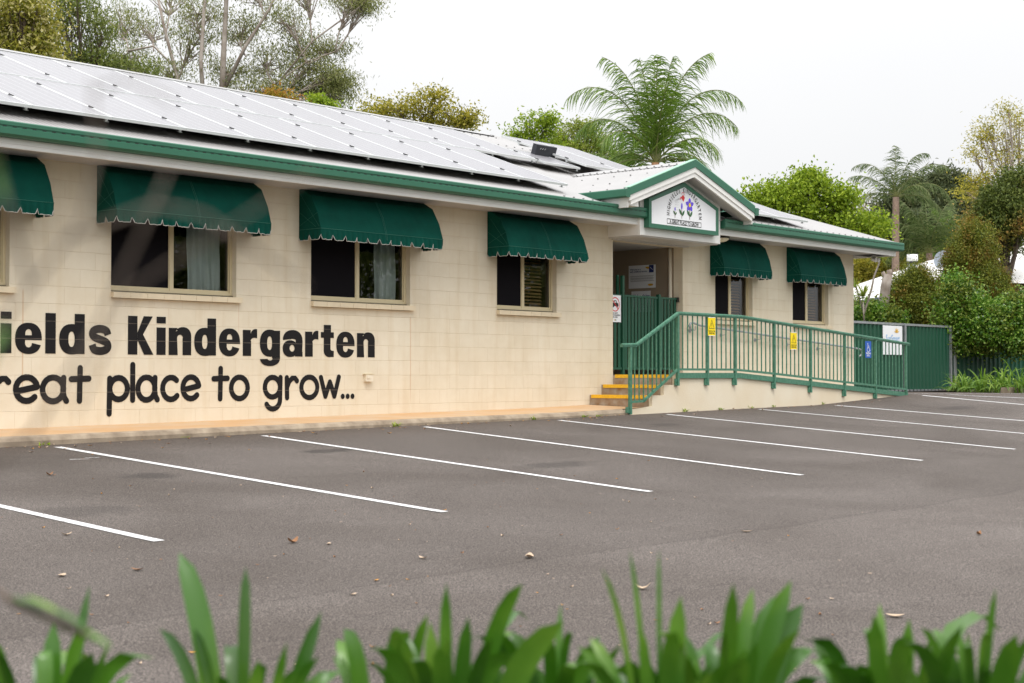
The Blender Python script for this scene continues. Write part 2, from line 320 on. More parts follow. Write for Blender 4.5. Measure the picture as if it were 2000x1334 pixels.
def world_loc(o):
    l = Vector(o.location)
    if o.parent: l = o.matrix_parent_inverse @ l + world_loc(o.parent)
    return l
def thing(name, label, cat, loc=(0, 0, 0), group=None):
    o = bpy.data.objects.new(name, None); COL.objects.link(o); o.location = loc; o.empty_display_size = .2
    o['label'] = label; o['category'] = cat
    if group: o['group'] = group
    return o
def tag(o, label, cat, group=None):
    o['label'] = label; o['category'] = cat
    if group: o['group'] = group
    return o
def copy_tree(o, parent=None):
    c = o.copy(); COL.objects.link(c); c.parent = parent
    for ch in [x for x in bpy.data.objects if x.parent == o]: copy_tree(ch, c)
    return c
def np_mesh(verts, quads, material, name, parent=None, smooth=False, **props):
    me = bpy.data.meshes.new(name); nv = len(verts); nf = len(quads); k = quads.shape[1]
    me.vertices.add(nv); me.vertices.foreach_set('co', verts.astype(np.float32).ravel())
    me.loops.add(nf*k); me.loops.foreach_set('vertex_index', quads.astype(np.int32).ravel())
    me.polygons.add(nf); me.polygons.foreach_set('loop_start', np.arange(0, nf*k, k, dtype=np.int32))
    me.polygons.foreach_set('loop_total', np.full(nf, k, dtype=np.int32))
    if smooth: me.polygons.foreach_set('use_smooth', np.ones(nf, dtype=bool))
    me.update(calc_edges=True); me.materials.append(material)
    return link(name, me, parent, None, **props)
# ------------------------------------------------------------------ world, sun
W = bpy.data.worlds.new('World'); S.world = W; W.use_nodes = True
nt = W.node_tree; bg = nt.nodes['Background']
sky = nt.nodes.new('ShaderNodeTexSky'); sky.sky_type = 'NISHITA'; sky.sun_disc = False
SUN_EL, SUN_AZ = R(64), R(-150)   # azimuth from +Y towards +X
sky.sun_elevation = SUN_EL; sky.sun_rotation = SUN_AZ; sky.air_density = 1; sky.dust_density = 4
hs = nt.nodes.new('ShaderNodeHueSaturation'); hs.inputs['Saturation'].default_value = .12; nt.links.new(sky.outputs[0], hs.inputs['Color'])
mixw = nt.nodes.new('ShaderNodeMix'); mixw.data_type = 'RGBA'; mixw.inputs[0].default_value = .72
tcw = nt.nodes.new('ShaderNodeTexCoord'); nw = nt.nodes.new('ShaderNodeTexNoise'); nw.inputs['Scale'].default_value = 1.6; nw.inputs['Detail'].default_value = 5
nt.links.new(tcw.outputs['Generated'], nw.inputs['Vector'])
rw = nt.nodes.new('ShaderNodeValToRGB'); nt.links.new(nw.outputs['Fac'], rw.inputs[0])
rw.color_ramp.elements[0].position = .3; rw.color_ramp.elements[0].color = (.93, .935, .95, 1)
rw.color_ramp.elements[1].position = .7; rw.color_ramp.elements[1].color = (1, 1, 1, 1)
scw = nt.nodes.new('ShaderNodeVectorMath'); scw.operation = 'SCALE'; scw.inputs['Scale'].default_value = 9.5; nt.links.new(rw.outputs[0], scw.inputs[0])
sepw = nt.nodes.new('ShaderNodeSeparateXYZ'); nt.links.new(tcw.outputs['Generated'], sepw.inputs[0])
mrw = nt.nodes.new('ShaderNodeMapRange'); nt.links.new(sepw.outputs['Z'], mrw.inputs[0]); mrw.interpolation_type = 'SMOOTHSTEP'; mrw.inputs[1].default_value = .05; mrw.inputs[2].default_value = 1; mrw.inputs[3].default_value = 6.3; mrw.inputs[4].default_value = 15
nt.links.new(mrw.outputs[0], scw.inputs['Scale'])
nt.links.new(hs.outputs[0], mixw.inputs[6]); nt.links.new(scw.outputs[0], mixw.inputs[7])
nt.links.new(mixw.outputs[2], bg.inputs['Color']); bg.inputs['Strength'].default_value = .10
ld = bpy.data.lights.new('sun', 'SUN'); ld.energy = 1.0; ld.angle = R(20); ld.color = (1, .96, .90)
lo = bpy.data.objects.new('sun', ld); COL.objects.link(lo)
sd = Vector((math.sin(SUN_AZ)*math.cos(SUN_EL), math.cos(SUN_AZ)*math.cos(SUN_EL), math.sin(SUN_EL)))
lo.rotation_euler = sd.to_track_quat('Z', 'Y').to_euler(); lo.location = (5, -30, 30)
vs = S.view_settings; vs.view_transform = 'Standard'; vs.look = 'None'; vs.exposure = .78; vs.gamma = 1
# ------------------------------------------------------------------ ground
GX = [-60, 5.5, 8.1, 10.7, 13.3, 15.9, 18.4, 21, 23.4, 27, 33, 400]
GA = [-1.2, -.752, -.724, -.689, -.655, -.632, -.600, -.565, -.541, -.385, -.43, -.43]
GB = [-1.4, -1.05, -1.04, -1.037, -1.018, -.98, -.945, -.905, -.86, -.80, -.78, -.6]
def gz(x, y):
    a = float(np.interp(x, GX, GA)); b = float(np.interp(x, GX, GB))
    if y > -1.6: return a+.004*min(y+1.6, 3)
    if y > -7: return a+(b-a)*(-1.6-y)/5.4
    return b-.028*min(-7-y, 9)
def grid(xs, ys, dz, name, m, kind='structure', fn=gz):
    mb = MB(); nx = len(xs); mb.v = [(x, y, fn(x, y)+dz) for y in ys for x in xs]
    mb.f = [(j*nx+i, j*nx+i+1, (j+1)*nx+i+1, (j+1)*nx+i) for j in range(len(ys)-1) for i in range(nx-1)]
    mb.mi = [0]*len(mb.f); return mb.build(name, m, smooth=True, kind=kind)
def fr(a, b, st): return [a+(b-a)*i/max(1, round((b-a)/st)) for i in range(max(1, round((b-a)/st))+1)]
BX = sorted(set([round(v, 3) for v in fr(-14, 46, .5)]+[x for x in GX if -14 < x < 46]))
YS = sorted(set([round(v, 3) for v in fr(-22, -1.6, .4)]+[-7.0, -1.6, -1.22]))
grid(BX, YS, 0, 'car_park', M_asph)
grid([x for x in BX if x >= 26.5], [-1.22, 0, 1, 2, 2.95], -.001, 'car_park_end', M_asph)
grid([-500, -200, -60]+[x for x in BX if -12 < x]+[60, 100, 200, 400, 700], [-500, -200, -60, -22, -16, -7, -1.6, 3, 10, 40, 100, 300, 800], -.06, 'ground', M_grass)
def strip(name, pts, w, m=M_line, dz=.005):
    mb = MB()
    for a, b in zip(pts[:-1], pts[1:]):
        a = Vector((*a, 0)); b = Vector((*b, 0)); d = b-a; n = max(1, int(d.length/.2)); s = Vector((-d.y, d.x, 0)).normalized()*w/2
        for i in range(n):
            p = a+d*i/n; q = a+d*(i+1)/n
            mb.face([(v.x, v.y, gz(v.x, v.y)+dz) for v in (p-s, q-s, q+s, p+s)])
    return mb.build(name, m, kind='structure')
for x in (5.56, 8.12, 10.72, 13.28, 15.89, 18.41, 20.96, 23.42):
    strip('parking_line', [(x, -1.62), (x, -7.05)], .085)
strip('parking_line', [(26.7, -1.62), (26.7, -7.05)], .09)
a = on_y(1803, 771, -.8); 
strip('parking_line', [(27.3, -1.1), (28.2, -2.0), (29.6, -2.7), (33, -3.1), (40, -3.2)], .09)
strip('parking_line', [(27.6, -.4), (34, -1.35), (42, -2.2)], .09)
# worn arrow fragments of old paint
strip('old_paint_mark', [(7.62, -2.66), (7.80, -2.70)], .02); strip('old_paint_mark', [(7.82, -2.60), (7.95, -2.64)], .015)
# footpath and kerb
PX = [-8, 5.5, 8.39, 14, 16.7, 18.54, 19]; PZ = [-.70, -.61, -.59, -.535, -.512, -.476, -.47]
def pz(x, y): return float(np.interp(x, PX, PZ))-.022*(0-y)/1.2*1.6
grid(fr(-8, 18.54, .5), [-1.06, -.6, 0.02], 0, 'footpath', M_path, fn=pz)
mb = MB(); xs = fr(-8, 17.9, .5)
prof = [(-1.06, .0), (-1.15, .002), (-1.19, -.012), (-1.215, -.05), (-1.22, -.25), (-1.06, -.25)]
for i, x in enumerate(xs):
    for y, dz in prof: mb.v.append((x, y+.006*math.sin(x*3.1), pz(x, -1.06)+dz))
k = len(prof)
for i in range(len(xs)-1):
    for j in range(k-1): mb.f.append((i*k+j, i*k+j+1, (i+1)*k+j+1, (i+1)*k+j)); mb.mi.append(0)
mb.build('kerb', M_conc, kind='structure', smooth=False)
# ------------------------------------------------------------------ the building
XL, XR = -6.0, 26.97
DEPTH = 11.1
bld = thing('kindergarten_building', 'long cream block kindergarten building with white hipped roof, green gutters and lettered wall', 'building', (10, 5, -.6))
WIN = [(6.72, 8.50), (9.78, 11.58), (12.79, 14.59), (16.38, 17.75), (22.08, 23.28), (24.66, 25.98)]
WZ0, WZ1 = .985, 2.16
OP = (19.16, 21.10)
mb = MB(); T = .19
xs = [XL]
segs = sorted([(a, b, 'w') for a, b in WIN]+[(OP[0], OP[1], 'o')])
x = XL
for a, b, k in segs:
    mb.box(x, a, 0, T, -.8, 2.42); x = b
    if k == 'w': mb.box(a, b, 0, T, -.8, WZ0-.095); mb.box(a, b, 0, T, WZ1, 2.42)
    else: mb.box(a, b, 0, T, 2.19, 2.42)
mb.box(x, XR, 0, T, -.8, 2.42)
mb.box(XR-T, XR, T, DEPTH, -.8, 2.42); mb.box(XL, XL+T, T, DEPTH, -.8, 2.42); mb.box(XL+T, XR-T, DEPTH-T, DEPTH, -.8, 2.42)
mb.build('wall', M_wall, bld)
# dark rooms behind the windows
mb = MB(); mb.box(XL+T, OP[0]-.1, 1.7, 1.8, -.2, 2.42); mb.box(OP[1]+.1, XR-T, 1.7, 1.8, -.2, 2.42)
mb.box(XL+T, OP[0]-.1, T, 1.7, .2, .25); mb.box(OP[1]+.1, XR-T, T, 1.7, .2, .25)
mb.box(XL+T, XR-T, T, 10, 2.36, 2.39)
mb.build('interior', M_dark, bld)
# entrance recess
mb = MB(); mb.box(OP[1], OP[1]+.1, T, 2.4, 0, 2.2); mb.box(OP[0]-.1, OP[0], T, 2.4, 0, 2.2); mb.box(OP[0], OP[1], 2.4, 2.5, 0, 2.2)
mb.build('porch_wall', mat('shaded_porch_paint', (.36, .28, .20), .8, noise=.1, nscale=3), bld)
mb = MB(); mb.box(OP[0], OP[1], T, 2.4, 2.2, 2.24); mb.build('porch_ceiling', M_soffit, bld)
mb = MB(); mb.box(OP[0]+.3, OP[0]+1.3, 2.37, 2.4, 0, 2.05); dr = mb.build('door', mat('brown_door', (.10, .05, .03), .5), bld)
mb = MB(); mb.tube([(OP[0]+1.2, 2.36, 1), (OP[0]+1.2, 2.30, 1), (OP[0]+1.08, 2.30, 1)], .012); mb.build('handle', M_alu, dr)
mb = MB(); mb.tube([(OP[1]-.035, .24, 0), (OP[1]-.035, .24, 2.19)], .03, 10); mb.build('downpipe', M_cream, bld, smooth=True)
# windows
def curtain(x0, x1, y, z0, z1, amp, wl, seed, taper=0):
    mb = MB(); r = random.Random(seed); n = int((x1-x0)/wl*10); nz = 10; ph = [r.uniform(-.6, .6) for _ in range(40)]
    for j in range(nz+1):
        z = z0+(z1-z0)*j/nz
        for i in range(n+1):
            u = i/n; xx = x0+(x1-x0)*u; k = int(u*20); f = (1-j/nz)
            xx -= taper*f*(1-u)*0
            mb.v.append((xx+.01*math.sin(j*.8+k), y+amp*math.sin(2*math.pi*(xx-x0)/wl+ph[k]*f*2.0), z))
    for j in range(nz):
        for i in range(n): mb.f.append((j*(n+1)+i, j*(n+1)+i+1, (j+1)*(n+1)+i+1, (j+1)*(n+1)+i)); mb.mi.append(0)
    return mb
def slats(x0, x1, y, z0, z1, tilt=35):
    mb = MB(); n = int((z1-z0)/.052); c, s = math.cos(R(tilt))*.025, math.sin(R(tilt))*.025
    for i in range(n):
        z = z1-.02-i*.052+rnd.uniform(-.002, .002)
        mb.face([(x0, y-c, z-s), (x1, y-c, z-s+rnd.uniform(-.004, .004)), (x1, y+c, z+s), (x0, y+c, z+s)])
    for xx in (x0+.08, x1-.08): mb.tube([(xx, y-.03, z0), (xx, y-.03, z1)], .002, 4)
    return mb
for i, (a, b) in enumerate(WIN):
    kind = ['curtain', 'vertical', 'drape', 'blind', 'blind', 'blind'][i]
    w = thing_w = None
    yf = .085; m = (a+b)/2; z0, z1 = WZ0, WZ1
    mb = MB()
    mb.box(a+.002, a+.035, yf, yf+.07, z0, z1); mb.box(b-.035, b-.002, yf, yf+.07, z0, z1)
    mb.box(a+.035, b-.035, yf, yf+.07, z0, z0+.028); mb.box(a+.035, b-.035, yf, yf+.07, z1-.04, z1)
    win = mb.build('window', M_frame, bld)
    mb = MB(); k = .042
    mb.box(m-.028, m+.028, yf+.004, yf+.05, z0+.028, z1-.04); mb.build('mullion', M_frame, win)
    # fixed screen frame on the left, sliding sash on the right
    for (p, q, yy, nm) in ((a+.035, m-.028, yf+.012, 'screen_frame'), (m+.028, b-.035, yf+.022, 'sash')):
        mb = MB(); t = .03
        mb.box(p, p+.012, yy, yy+.02, z0+.028, z1-.04); mb.box(q-.012, q, yy, yy+.02, z0+.028, z1-.04)
        mb.box(p+.012, q-.012, yy, yy+.02, z0+.028, z0+.028+t); mb.box(p+.012, q-.012, yy, yy+.02, z1-.04-t, z1-.04)
        mb.build(nm, M_frame, win)
    mb = MB(); mb.box(a+.047, m-.04, yf+.020, yf+.022, z0+.058, z1-.07); mb.build('fly_screen', M_screen, win)
    mb = MB(); mb.face([(m+.04, yf+.032, z0+.058), (b-.047, yf+.032, z0+.058), (b-.047, yf+.032, z1-.07), (m+.04, yf+.032, z1-.07)]); mb.build('pane', M_glass, win)
    mb = MB(); mb.box(a-.004, b+.004, yf-.02, yf-.004, z0-.012, z0-.002); mb.box(b-.058, b-.048, yf+.034, yf+.04, z0+.06, z1-.07); mb.build('shadow_strip', M_frame_dark, win)  # dark strips standing in for the shade under the frame and beside the sash
    # sloping brick sill
    mb = MB(); s0 = WZ0-.095; nb = int(round((b-a+.10)/.235))
    for q in range(nb):
        xa = a-.0+q*(b-a+.06)/nb; xb = a-.0+(q+1)*(b-a+.06)/nb-.004
        mb.prism([(-.055, s0+.004), (-.055, s0+.068), (.085, WZ0-.014), (.085, s0+.004)], lambda u, v, d: (d, u, v), xa, xb)
    mb.prism([(-.050, s0+.008), (-.050, s0+.062), (.083, WZ0-.018), (.083, s0+.008)], lambda u, v, d: (d, u, v), a+.002, b+.05)
    mb.build('sill', mat('cream_sill_paint', (.74, .63, .45), .65, noise=.12, nscale=6, bump=.1), bld)
    if kind == 'vertical':
        mb = curtain(m+.33, b-.06, yf+.16, z0-.05, z1, .018, .10, 3); mb.build('vertical_blind', M_curtain, win, smooth=True)
        mb = curtain(a+.05, a+.30, yf+.16, z0-.05, z1, .018, .10, 4); mb.build('vertical_blind', M_curtain, win, smooth=True)
    elif kind in ('drape', 'curtain'):
        mb = curtain(m+.45, b-.06, yf+.16, z0-.05, z1, .035, .13, 5); mb.build('curtain', M_curtain, win, smooth=True)
    else:
        mb = slats(m+.03, b-.12, yf+.13, z0, z1); mb.build('venetian_blind', M_blind, win)
# fascia, gutter, soffit
GY = -.725
def run(name, prof, x0, x1, m, parent=bld, mi=None):
    mb = MB(); mb.prism(prof, lambda u, v, d: (d, u, v), x0, x1); return mb.build(name, m, parent)
gprof = [(-.605, 2.49), (-.70, 2.49), (GY, 2.515), (GY, 2.578), (GY+.008, 2.583), (GY+.008, 2.600), (GY, 2.605), (GY, 2.640), (GY+.012, 2.652), (-.69, 2.640), (-.605, 2.615)]
def gutter(x0, x1):
    mb = MB(); mb.prism(gprof, lambda u, v, d: (d, u, v), x0, x1)
    x = x0+.1
    while x < x1-.1:
        mb.box(x, x+.045, GY+.006, GY+.012, 2.587, 2.596, 1); x += .115
    mb.build('gutter', [M_green, M_black], bld)
gutter(XL-.7, 19.17); gutter(21.33, 27.73)
mb = MB(); mb.prism([(-.605+0, 2.49), (-.70, 2.49), (-.725, 2.515), (-.725, 2.65), (-.605, 2.62)], lambda u, v, d: (27.0-u, d, v), -.70, DEPTH+.7); mb.build('gutter', M_green, bld)
for x0, x1 in ((XL-.6, 19.03), (21.27, 27.60)):
    mb = MB(); mb.box(x0, x1, -.60, -.575, 2.385, 2.50); mb.box(x0, x1, -.608, -.60, 2.43, 2.485); mb.box(x0, x1, -.604, -.60, 2.39, 2.425); mb.build('fascia', M_white, bld)
    mb = MB(); mb.box(x0, x1, -.575, 0, 2.405, 2.413)
    y = -.5
    while y < -.02: mb.box(x0, x1, y, y+.004, 2.402, 2.405); y += .1
    mb.build('soffit', M_soffit, bld)
mb = MB(); mb.box(27.575, 27.60, -.575, DEPTH+.6, 2.385, 2.50); mb.build('fascia', M_white, bld)
mb = MB(); mb.box(XR, 27.575, -.575, DEPTH+.6, 2.405, 2.413); mb.build('soffit', M_soffit, bld)
# main hipped roof in corrugated steel
SL = .365
def roofz(y): return 2.6+SL*(y+.72)
RY = 5.20
def corr_roof():
    mb = MB(); step = .0127; x0, x1 = XL-.7, 27.70; n = int((x1-x0)/step); e = -.66
    for i in range(n+1):
        x = x0+i*step; w = .008*math.sin(2*math.pi*x/.0762)
        yt = min(RY, 27.73-x-.72+.0)
        yt = max(yt, e+.01)
        mb.v += [(x, e, roofz(e)+w), (x, yt, roofz(yt)+w)]
        if i: mb.f.append((2*i-2, 2*i, 2*i+1, 2*i-1)); mb.mi.append(0)
    # back slope and hip end
    ze = roofz(e); zr = roofz(RY); hx = 27.73-.72-RY
    mb.face([(x0, RY, zr), (hx, RY, zr), (27.67, 2*RY+.66, ze), (x0, 2*RY+.66, ze)])
    mb.face([(27.67, e, ze), (27.67, 2*RY+.66, ze), (hx, RY, zr)])
    return mb.build('roof', M_roof, bld, smooth=False)
corr_roof()
mb = MB(); zr = roofz(RY); hx = 27.73-.72-RY
for y, s in ((0, 1),):
    mb.face([(XL-.7, RY-.16, zr-.03), (hx, RY-.16, zr-.03), (hx, RY, zr+.03), (XL-.7, RY, zr+.03)])
    mb.face([(XL-.7, RY, zr+.03), (hx, RY, zr+.03), (hx, RY+.16, zr-.03), (XL-.7, RY+.16, zr-.03)])
for (ax, ay, az), (bx, by, bz) in (((hx, RY, zr+.03), (27.70, -.69, roofz(-.69)+.03)), ((hx, RY, zr+.03), (27.7, 2*RY+.69, roofz(-.69)+.03))):
    sg = 1 if by < RY else -1
    mb.face([(ax-.14, ay-.0*sg, az-.045), (bx-.14, by, bz-.045), (bx, by, bz), (ax, ay, az)])
    mb.face([(ax, ay, az), (bx, by, bz), (bx, by+.14*sg, bz-.045), (ax, ay+.14*sg, az-.045)])
mb.build('ridge_capping', M_roof, bld)
# screw heads on the bare strips of the roof
mb = MB()
for yy in (2.2, 3.1, 4.0, 4.9):
    x = 17.8
    while x < 27.0-yy-.3:
        mb.box(x-.012, x+.012, yy-.012, yy+.012, roofz(yy)+.006, roofz(yy)+.022); x += .2286
for yy in (-.45, ):
    x = 17.4
    while x < 27.2: mb.box(x-.012, x+.012, yy-.012, yy+.012, roofz(yy)+.006, roofz(yy)+.02); x += .2286
mb.build('roof_screws', M_grey, bld)
# side things at the far corner
mb = MB(); mb.tube([(XR+.0, 1.2, 2.2), (XR+.45, 1.2, 2.2), (XR+.55, 1.2, 2.26), (XR+.55, 1.2, 2.41)], .05, 10); mb.build('downpipe', M_white, bld, smooth=True)
# gabled porch hood
GXc, GH, GZ, GS = 20.15, 1.76, 3.475, .35
def gzr(x): return GZ-GS*abs(x-GXc)
mb = MB()
step = .0762/4
for sgn in (-1, 1):
    ys = fr(-.90, 1.85, step)
    n0 = len(mb.v)
    for i, y in enumerate(ys):
        w = .008*math.sin(2*math.pi*y/.0762)
        # stop where the sheet dives into the main roof
        xe = GXc+sgn*GH
        d = GH
        if y > -.05: d = max(.0, min(GH, (GZ-roofz(y))/GS+.03))
        mb.v += [(GXc, y, GZ+w), (GXc+sgn*d, y, gzr(GXc+d)+w)]
        if i: mb.f.append((n0+2*i-2, n0+2*i, n0+2*i+1, n0+2*i-1)); mb.mi.append(0)
mb.build('porch_roof', M_roof, bld)
mb = MB()
for sgn in (-1, 1):
    mb.face([(GXc, -.9, GZ+.028), (GXc, 1.7, GZ+.028), (GXc+sgn*.15, 1.7, gzr(GXc+.15)+.012), (GXc+sgn*.15, -.9, gzr(GXc+.15)+.012)])
mb.build('ridge_capping', M_roof, bld)
mb = MB(); y = -.8
while y < 1.6:
    for s in (-1, 1): mb.box(GXc+s*.12-.01, GXc+s*.12+.01, y-.01, y+.01, gzr(GXc+.12)+.01, gzr(GXc+.12)+.03)
    y += .152
for k in range(7):
    for x in (-.6, -1.15, -1.65): mb.box(GXc+x-.01, GXc+x+.01, -.75+k*.2286*1.5-.01, -.75+k*.2286*1.5+.01, gzr(GXc+x)+.008, gzr(GXc+x)+.02)
mb.build('roof_screws', M_grey, bld)
# front body of the hood
BX0, BX1 = 19.03, 21.27
mb = MB(); ztop = GZ-.12
mb.prism([(BX0, 2.225), (BX1, 2.225), (BX1, ztop-GS*1.12), (GXc, ztop), (BX0, ztop-GS*1.12)], lambda u, v, d: (u, d, v), -.65, -.60)
mb.box(BX0, BX0+.05, -.60, -.0, 2.225, 2.95); mb.box(BX1-.05, BX1, -.60, -.0, 2.225, 2.95)
mb.build('gable_front', M_white, bld)
mb = MB(); mb.box(BX0-.004, BX0+.02, -.654, -.60, 2.22, 2.95); mb.box(BX1-.02, BX1+.004, -.654, -.60, 2.22, 2.95); mb.build('corner_trim', M_white, bld)
mb = MB(); mb.box(BX0+.02, BX1-.02, -.62, -.0, 2.205, 2.225); mb.box(BX0+.1, BX1-.15, -.12, 0.0, 2.185, 2.205); mb.build('porch_soffit', M_soffit, bld)
def rake(name, y0, y1, top, bot, m, ext=0.0):
    mb = MB(); e = GH+ext
    for sg in (-1, 1):
        a = (GXc, GZ+top); b = (GXc+sg*e, GZ+top-GS*e)
        mb.prism([a, b, (b[0], b[1]-(top-bot)), (GXc, GZ+bot)], lambda u, v, d: (u, d, v), y0, y1)
    return mb.build(name, m, bld)
rake('barge_capping', -.945, -.89, .035, -.085, M_green)
rake('barge_capping_top', -.945, -.84, .047, .036, M_green_lt, .002)
rake('barge_board', -.93, -.895, -.0855, -.17, M_white, -.0)
rake('barge_board', -.915, -.88, -.1705, -.245, M_white, -.06)
mb = MB()
for sg in (-1, 1):
    mb.face([(GXc, -.88, GZ-.23), (GXc+sg*1.70, -.88, GZ-.23-GS*1.70), (GXc+sg*1.70, -.65, GZ-.23-GS*1.70), (GXc, -.65, GZ-.23)])
mb.build('eave_lining', M_soffit, bld)
for sg in (-1, 1):
    xx = GXc+sg*GH; zz = GZ-GS*GH
    mb = MB(); o = sg
    mb.prism([(xx, zz-.015), (xx+o*.02, zz+.01), (xx+o*.10, zz+.01), (xx+o*.11, zz-.005), (xx+o*.11, zz-.105), (xx+o*.085, zz-.12), (xx, zz-.12)][::sg], lambda u, v, d: (u, d, v), -.95, .15 if sg < 0 else .2)
    mb.build('porch_gutter', M_green, bld)
    mb = MB()
    if sg < 0: mb.box(xx+.03, xx+.30, -.879, -.62, zz-.235, zz-.13)
    mb.box(min(xx-sg*.03, xx), max(xx-sg*.03, xx), -.89, .2, zz-.27, zz-.12); mb.build('return_board', M_white, bld)
# ------------------------------------------------------------------ lettering on the wall
def arc(cx, cy, rx, ry, a0, a1, n=14, p=2.0):
    out = []
    for i in range(n+1):
        a = R(a0+(a1-a0)*i/n); c, s = math.cos(a), math.sin(a)
        out.append((cx+rx*math.copysign(abs(c)**(2/p), c), cy+ry*math.copysign(abs(s)**(2/p), s)))
    return out
def ribbon(pts, w, round_=True):
    L_, R_ = [], []; n = len(pts)
    for i, p in enumerate(pts):
        a = pts[max(i-1, 0)]; b = pts[min(i+1, n-1)]; dx, dy = b[0]-a[0], b[1]-a[1]; l = math.hypot(dx, dy) or 1
        nx, ny = -dy/l*w/2, dx/l*w/2; L_.append((p[0]+nx, p[1]+ny)); R_.append((p[0]-nx, p[1]-ny))
    out = L_
    if round_:
        d = (pts[-1][0]-pts[-2][0], pts[-1][1]-pts[-2][1]); a = math.degrees(math.atan2(d[1], d[0]))
        out = out+arc(pts[-1][0], pts[-1][1], w/2, w/2, a+80, a-80, 7)
    out = out+R_[::-1]
    if round_:
        d = (pts[0][0]-pts[1][0], pts[0][1]-pts[1][1]); a = math.degrees(math.atan2(d[1], d[0]))
        out = out+arc(pts[0][0], pts[0][1], w/2, w/2, a+80, a-80, 7)
    return out
def smooth(pts, n=6):
    out = []; P = [pts[0]]+list(pts)+[pts[-1]]
    for i in range(1, len(P)-2):
        p0, p1, p2, p3 = P[i-1:i+3]
        for k in range(n):
            t = k/n; out.append(tuple(.5*(2*p1[j]+(p2[j]-p0[j])*t+(2*p0[j]-5*p1[j]+4*p2[j]-p3[j])*t*t+(3*p1[j]-p0[j]-3*p2[j]+p3[j])*t**3) for j in (0, 1)))
    return out+[pts[-1]]
XH, AS, SW = .33, .453, .130
def rect(x0, x1, y0, y1): return [(x0, y0), (x1, y0), (x1, y1), (x0, y1)]
def bold(c):
    """(shapes, width); a shape is a list of loops (outline, holes...)"""
    W_ = .325; O = lambda a0=0, a1=360, x=W_/2: arc(x, XH/2, W_/2, XH/2+.008, a0, a1, 28, 2.3)
    I = lambda x=W_/2, n=16: arc(x, XH/2, .040, .088, 0, 360, n, 2.3)[:-1]
    if c == 'H': return [[rect(0, SW, 0, AS)], [rect(.21, .21+SW, 0, AS)], [rect(SW, .21, .17, .28)]], .332
    if c == 'i': return [[rect(0, SW, 0, .325)], [rect(0, SW, .375, AS)]], SW
    if c == 'l': return [[rect(0, SW, 0, AS)]], SW
    if c == 'K': return [[rect(0, SW, 0, AS)], [[(SW, .15), (SW, .26), (.215, AS), (.34, AS), (.205, .235)]], [[(.135, .205), (.2061, .2375), (.352, 0), (.222, 0), (.122, .19)]]], .352
    if c in 'nh':
        h = XH-.005 if c == 'n' else AS
        o = [(0, 0), (0, h), (SW-.006, h), (SW-.006, .290)]+arc(.205, .225, .12, .113, 150, 0, 12, 2.2)+[(.325, 0), (.325-SW+.004, 0), (.325-SW+.004, .205)]+arc(.162, .205, .042, .040, 0, 180, 8)+[(SW, 0)]
        return [[o[::-1]]], .325
    if c == 'r':
        o = [(0, 0), (SW, 0), (SW, .19)]+arc(.185, .185, .063, .045, 180, 100, 5)+[(.225, .225), (.225, .338)]+arc(.20, .27, .075, .070, 75, 150, 5)+[(SW-.008, .28), (SW-.008, .325), (0, .325)]
        return [[o]], .225
    if c == 't':
        o = [(.05, .08), (.05, .25), (0, .25), (0, .325), (.05, .325), (.05, .42), (.05+SW-.005, .42), (.05+SW-.005, .325), (.225, .325), (.225, .25), (.167, .25), (.167, .105)]+arc(.205, .105, .038, .025, 180, 270, 4)+[(.225, .08), (.225, .0)]+arc(.15, .075, .10, .08, 285, 180, 6)
        return [[o[::-1]]], .225
    if c == 'f':
        o = [(.05, 0), (.05, .25), (0, .25), (0, .325), (.05, .325)]+arc(.15, .37, .10, .085, 180, 90, 6)+[(.225, .455), (.225, .37), (.19, .37), (.167, .36), (.167, .325), (.225, .325), (.225, .25), (.167, .25), (.167, 0)]
        return [[o[::-1]]], .22
    if c == 'e':
        o = arc(W_/2, XH/2, W_/2, XH/2+.008, -8, 340-22, 30, 2.3)
        out = [p for p in o]
        out = [(W_, .148)]+arc(W_/2, XH/2, W_/2, XH/2+.008, 2, 338, 34, 2.3)+[(.205, .115)]+arc(.1625, .115, .042, .05, 0, -180, 8)+[(.1205, .148)]
        hole = [(.122, .20), (.203, .20)]+arc(.1625, .22, .040, .048, 0, 180, 8)
        return [[out, hole]], W_
    if c in 'dg':
        x1 = W_; sh = []
        ring = O(); sh.append([ring[:-1], I(W_/2-.006)])
        if c == 'd': sh.append([rect(W_-SW, W_, 0, AS)])
        else:
            sh.append([rect(W_-SW, W_, -.02, .325)])
            sh.append([[(W_, -.021)]+arc(W_/2, -.021, W_/2, .105, 0, -172, 14, 2.2)+[(.115, -.035)]+arc(.1625, -.030, .042, .025, 180, 360, 6)+[(W_-SW, -.021)]])
        return sh, W_
    if c == 'a':
        top = ribbon([(.062, .215)]+arc(.165, .205, .108, .078, 165, 0, 12, 2.3)+[(.266, .0)], .115, False)
        bowl = arc(.125, .10, .125, .108, 0, 360, 22, 2.2)[:-1]; hole = arc(.155, .105, .042, .045, 0, 360, 12)[:-1]
        return [[top], [bowl, hole], [rect(.205, .33, 0, .06)]], .33
    if c == 's':
        p = [(.245, .225)]+arc(.155, .245, .085, .045, 20, 170, 8)+[(.10, .205), (.2, .15)]+arc(.155, .085, .095, .042, 30, -160, 10)
        return [[ribbon(smooth([(.262, .222), (.237, .272), (.162, .291), (.085, .275), (.058, .235), (.085, .195), (.16, .168), (.237, .138), (.264, .092), (.235, .052), (.16, .036), (.082, .052), (.056, .108)]), .092, False)]], .32
    return [], .16
letters = thing('wall_lettering', 'black painted words Highfields Kindergarten A great place to grow on cream wall', 'lettering', (10, -.01, 0))
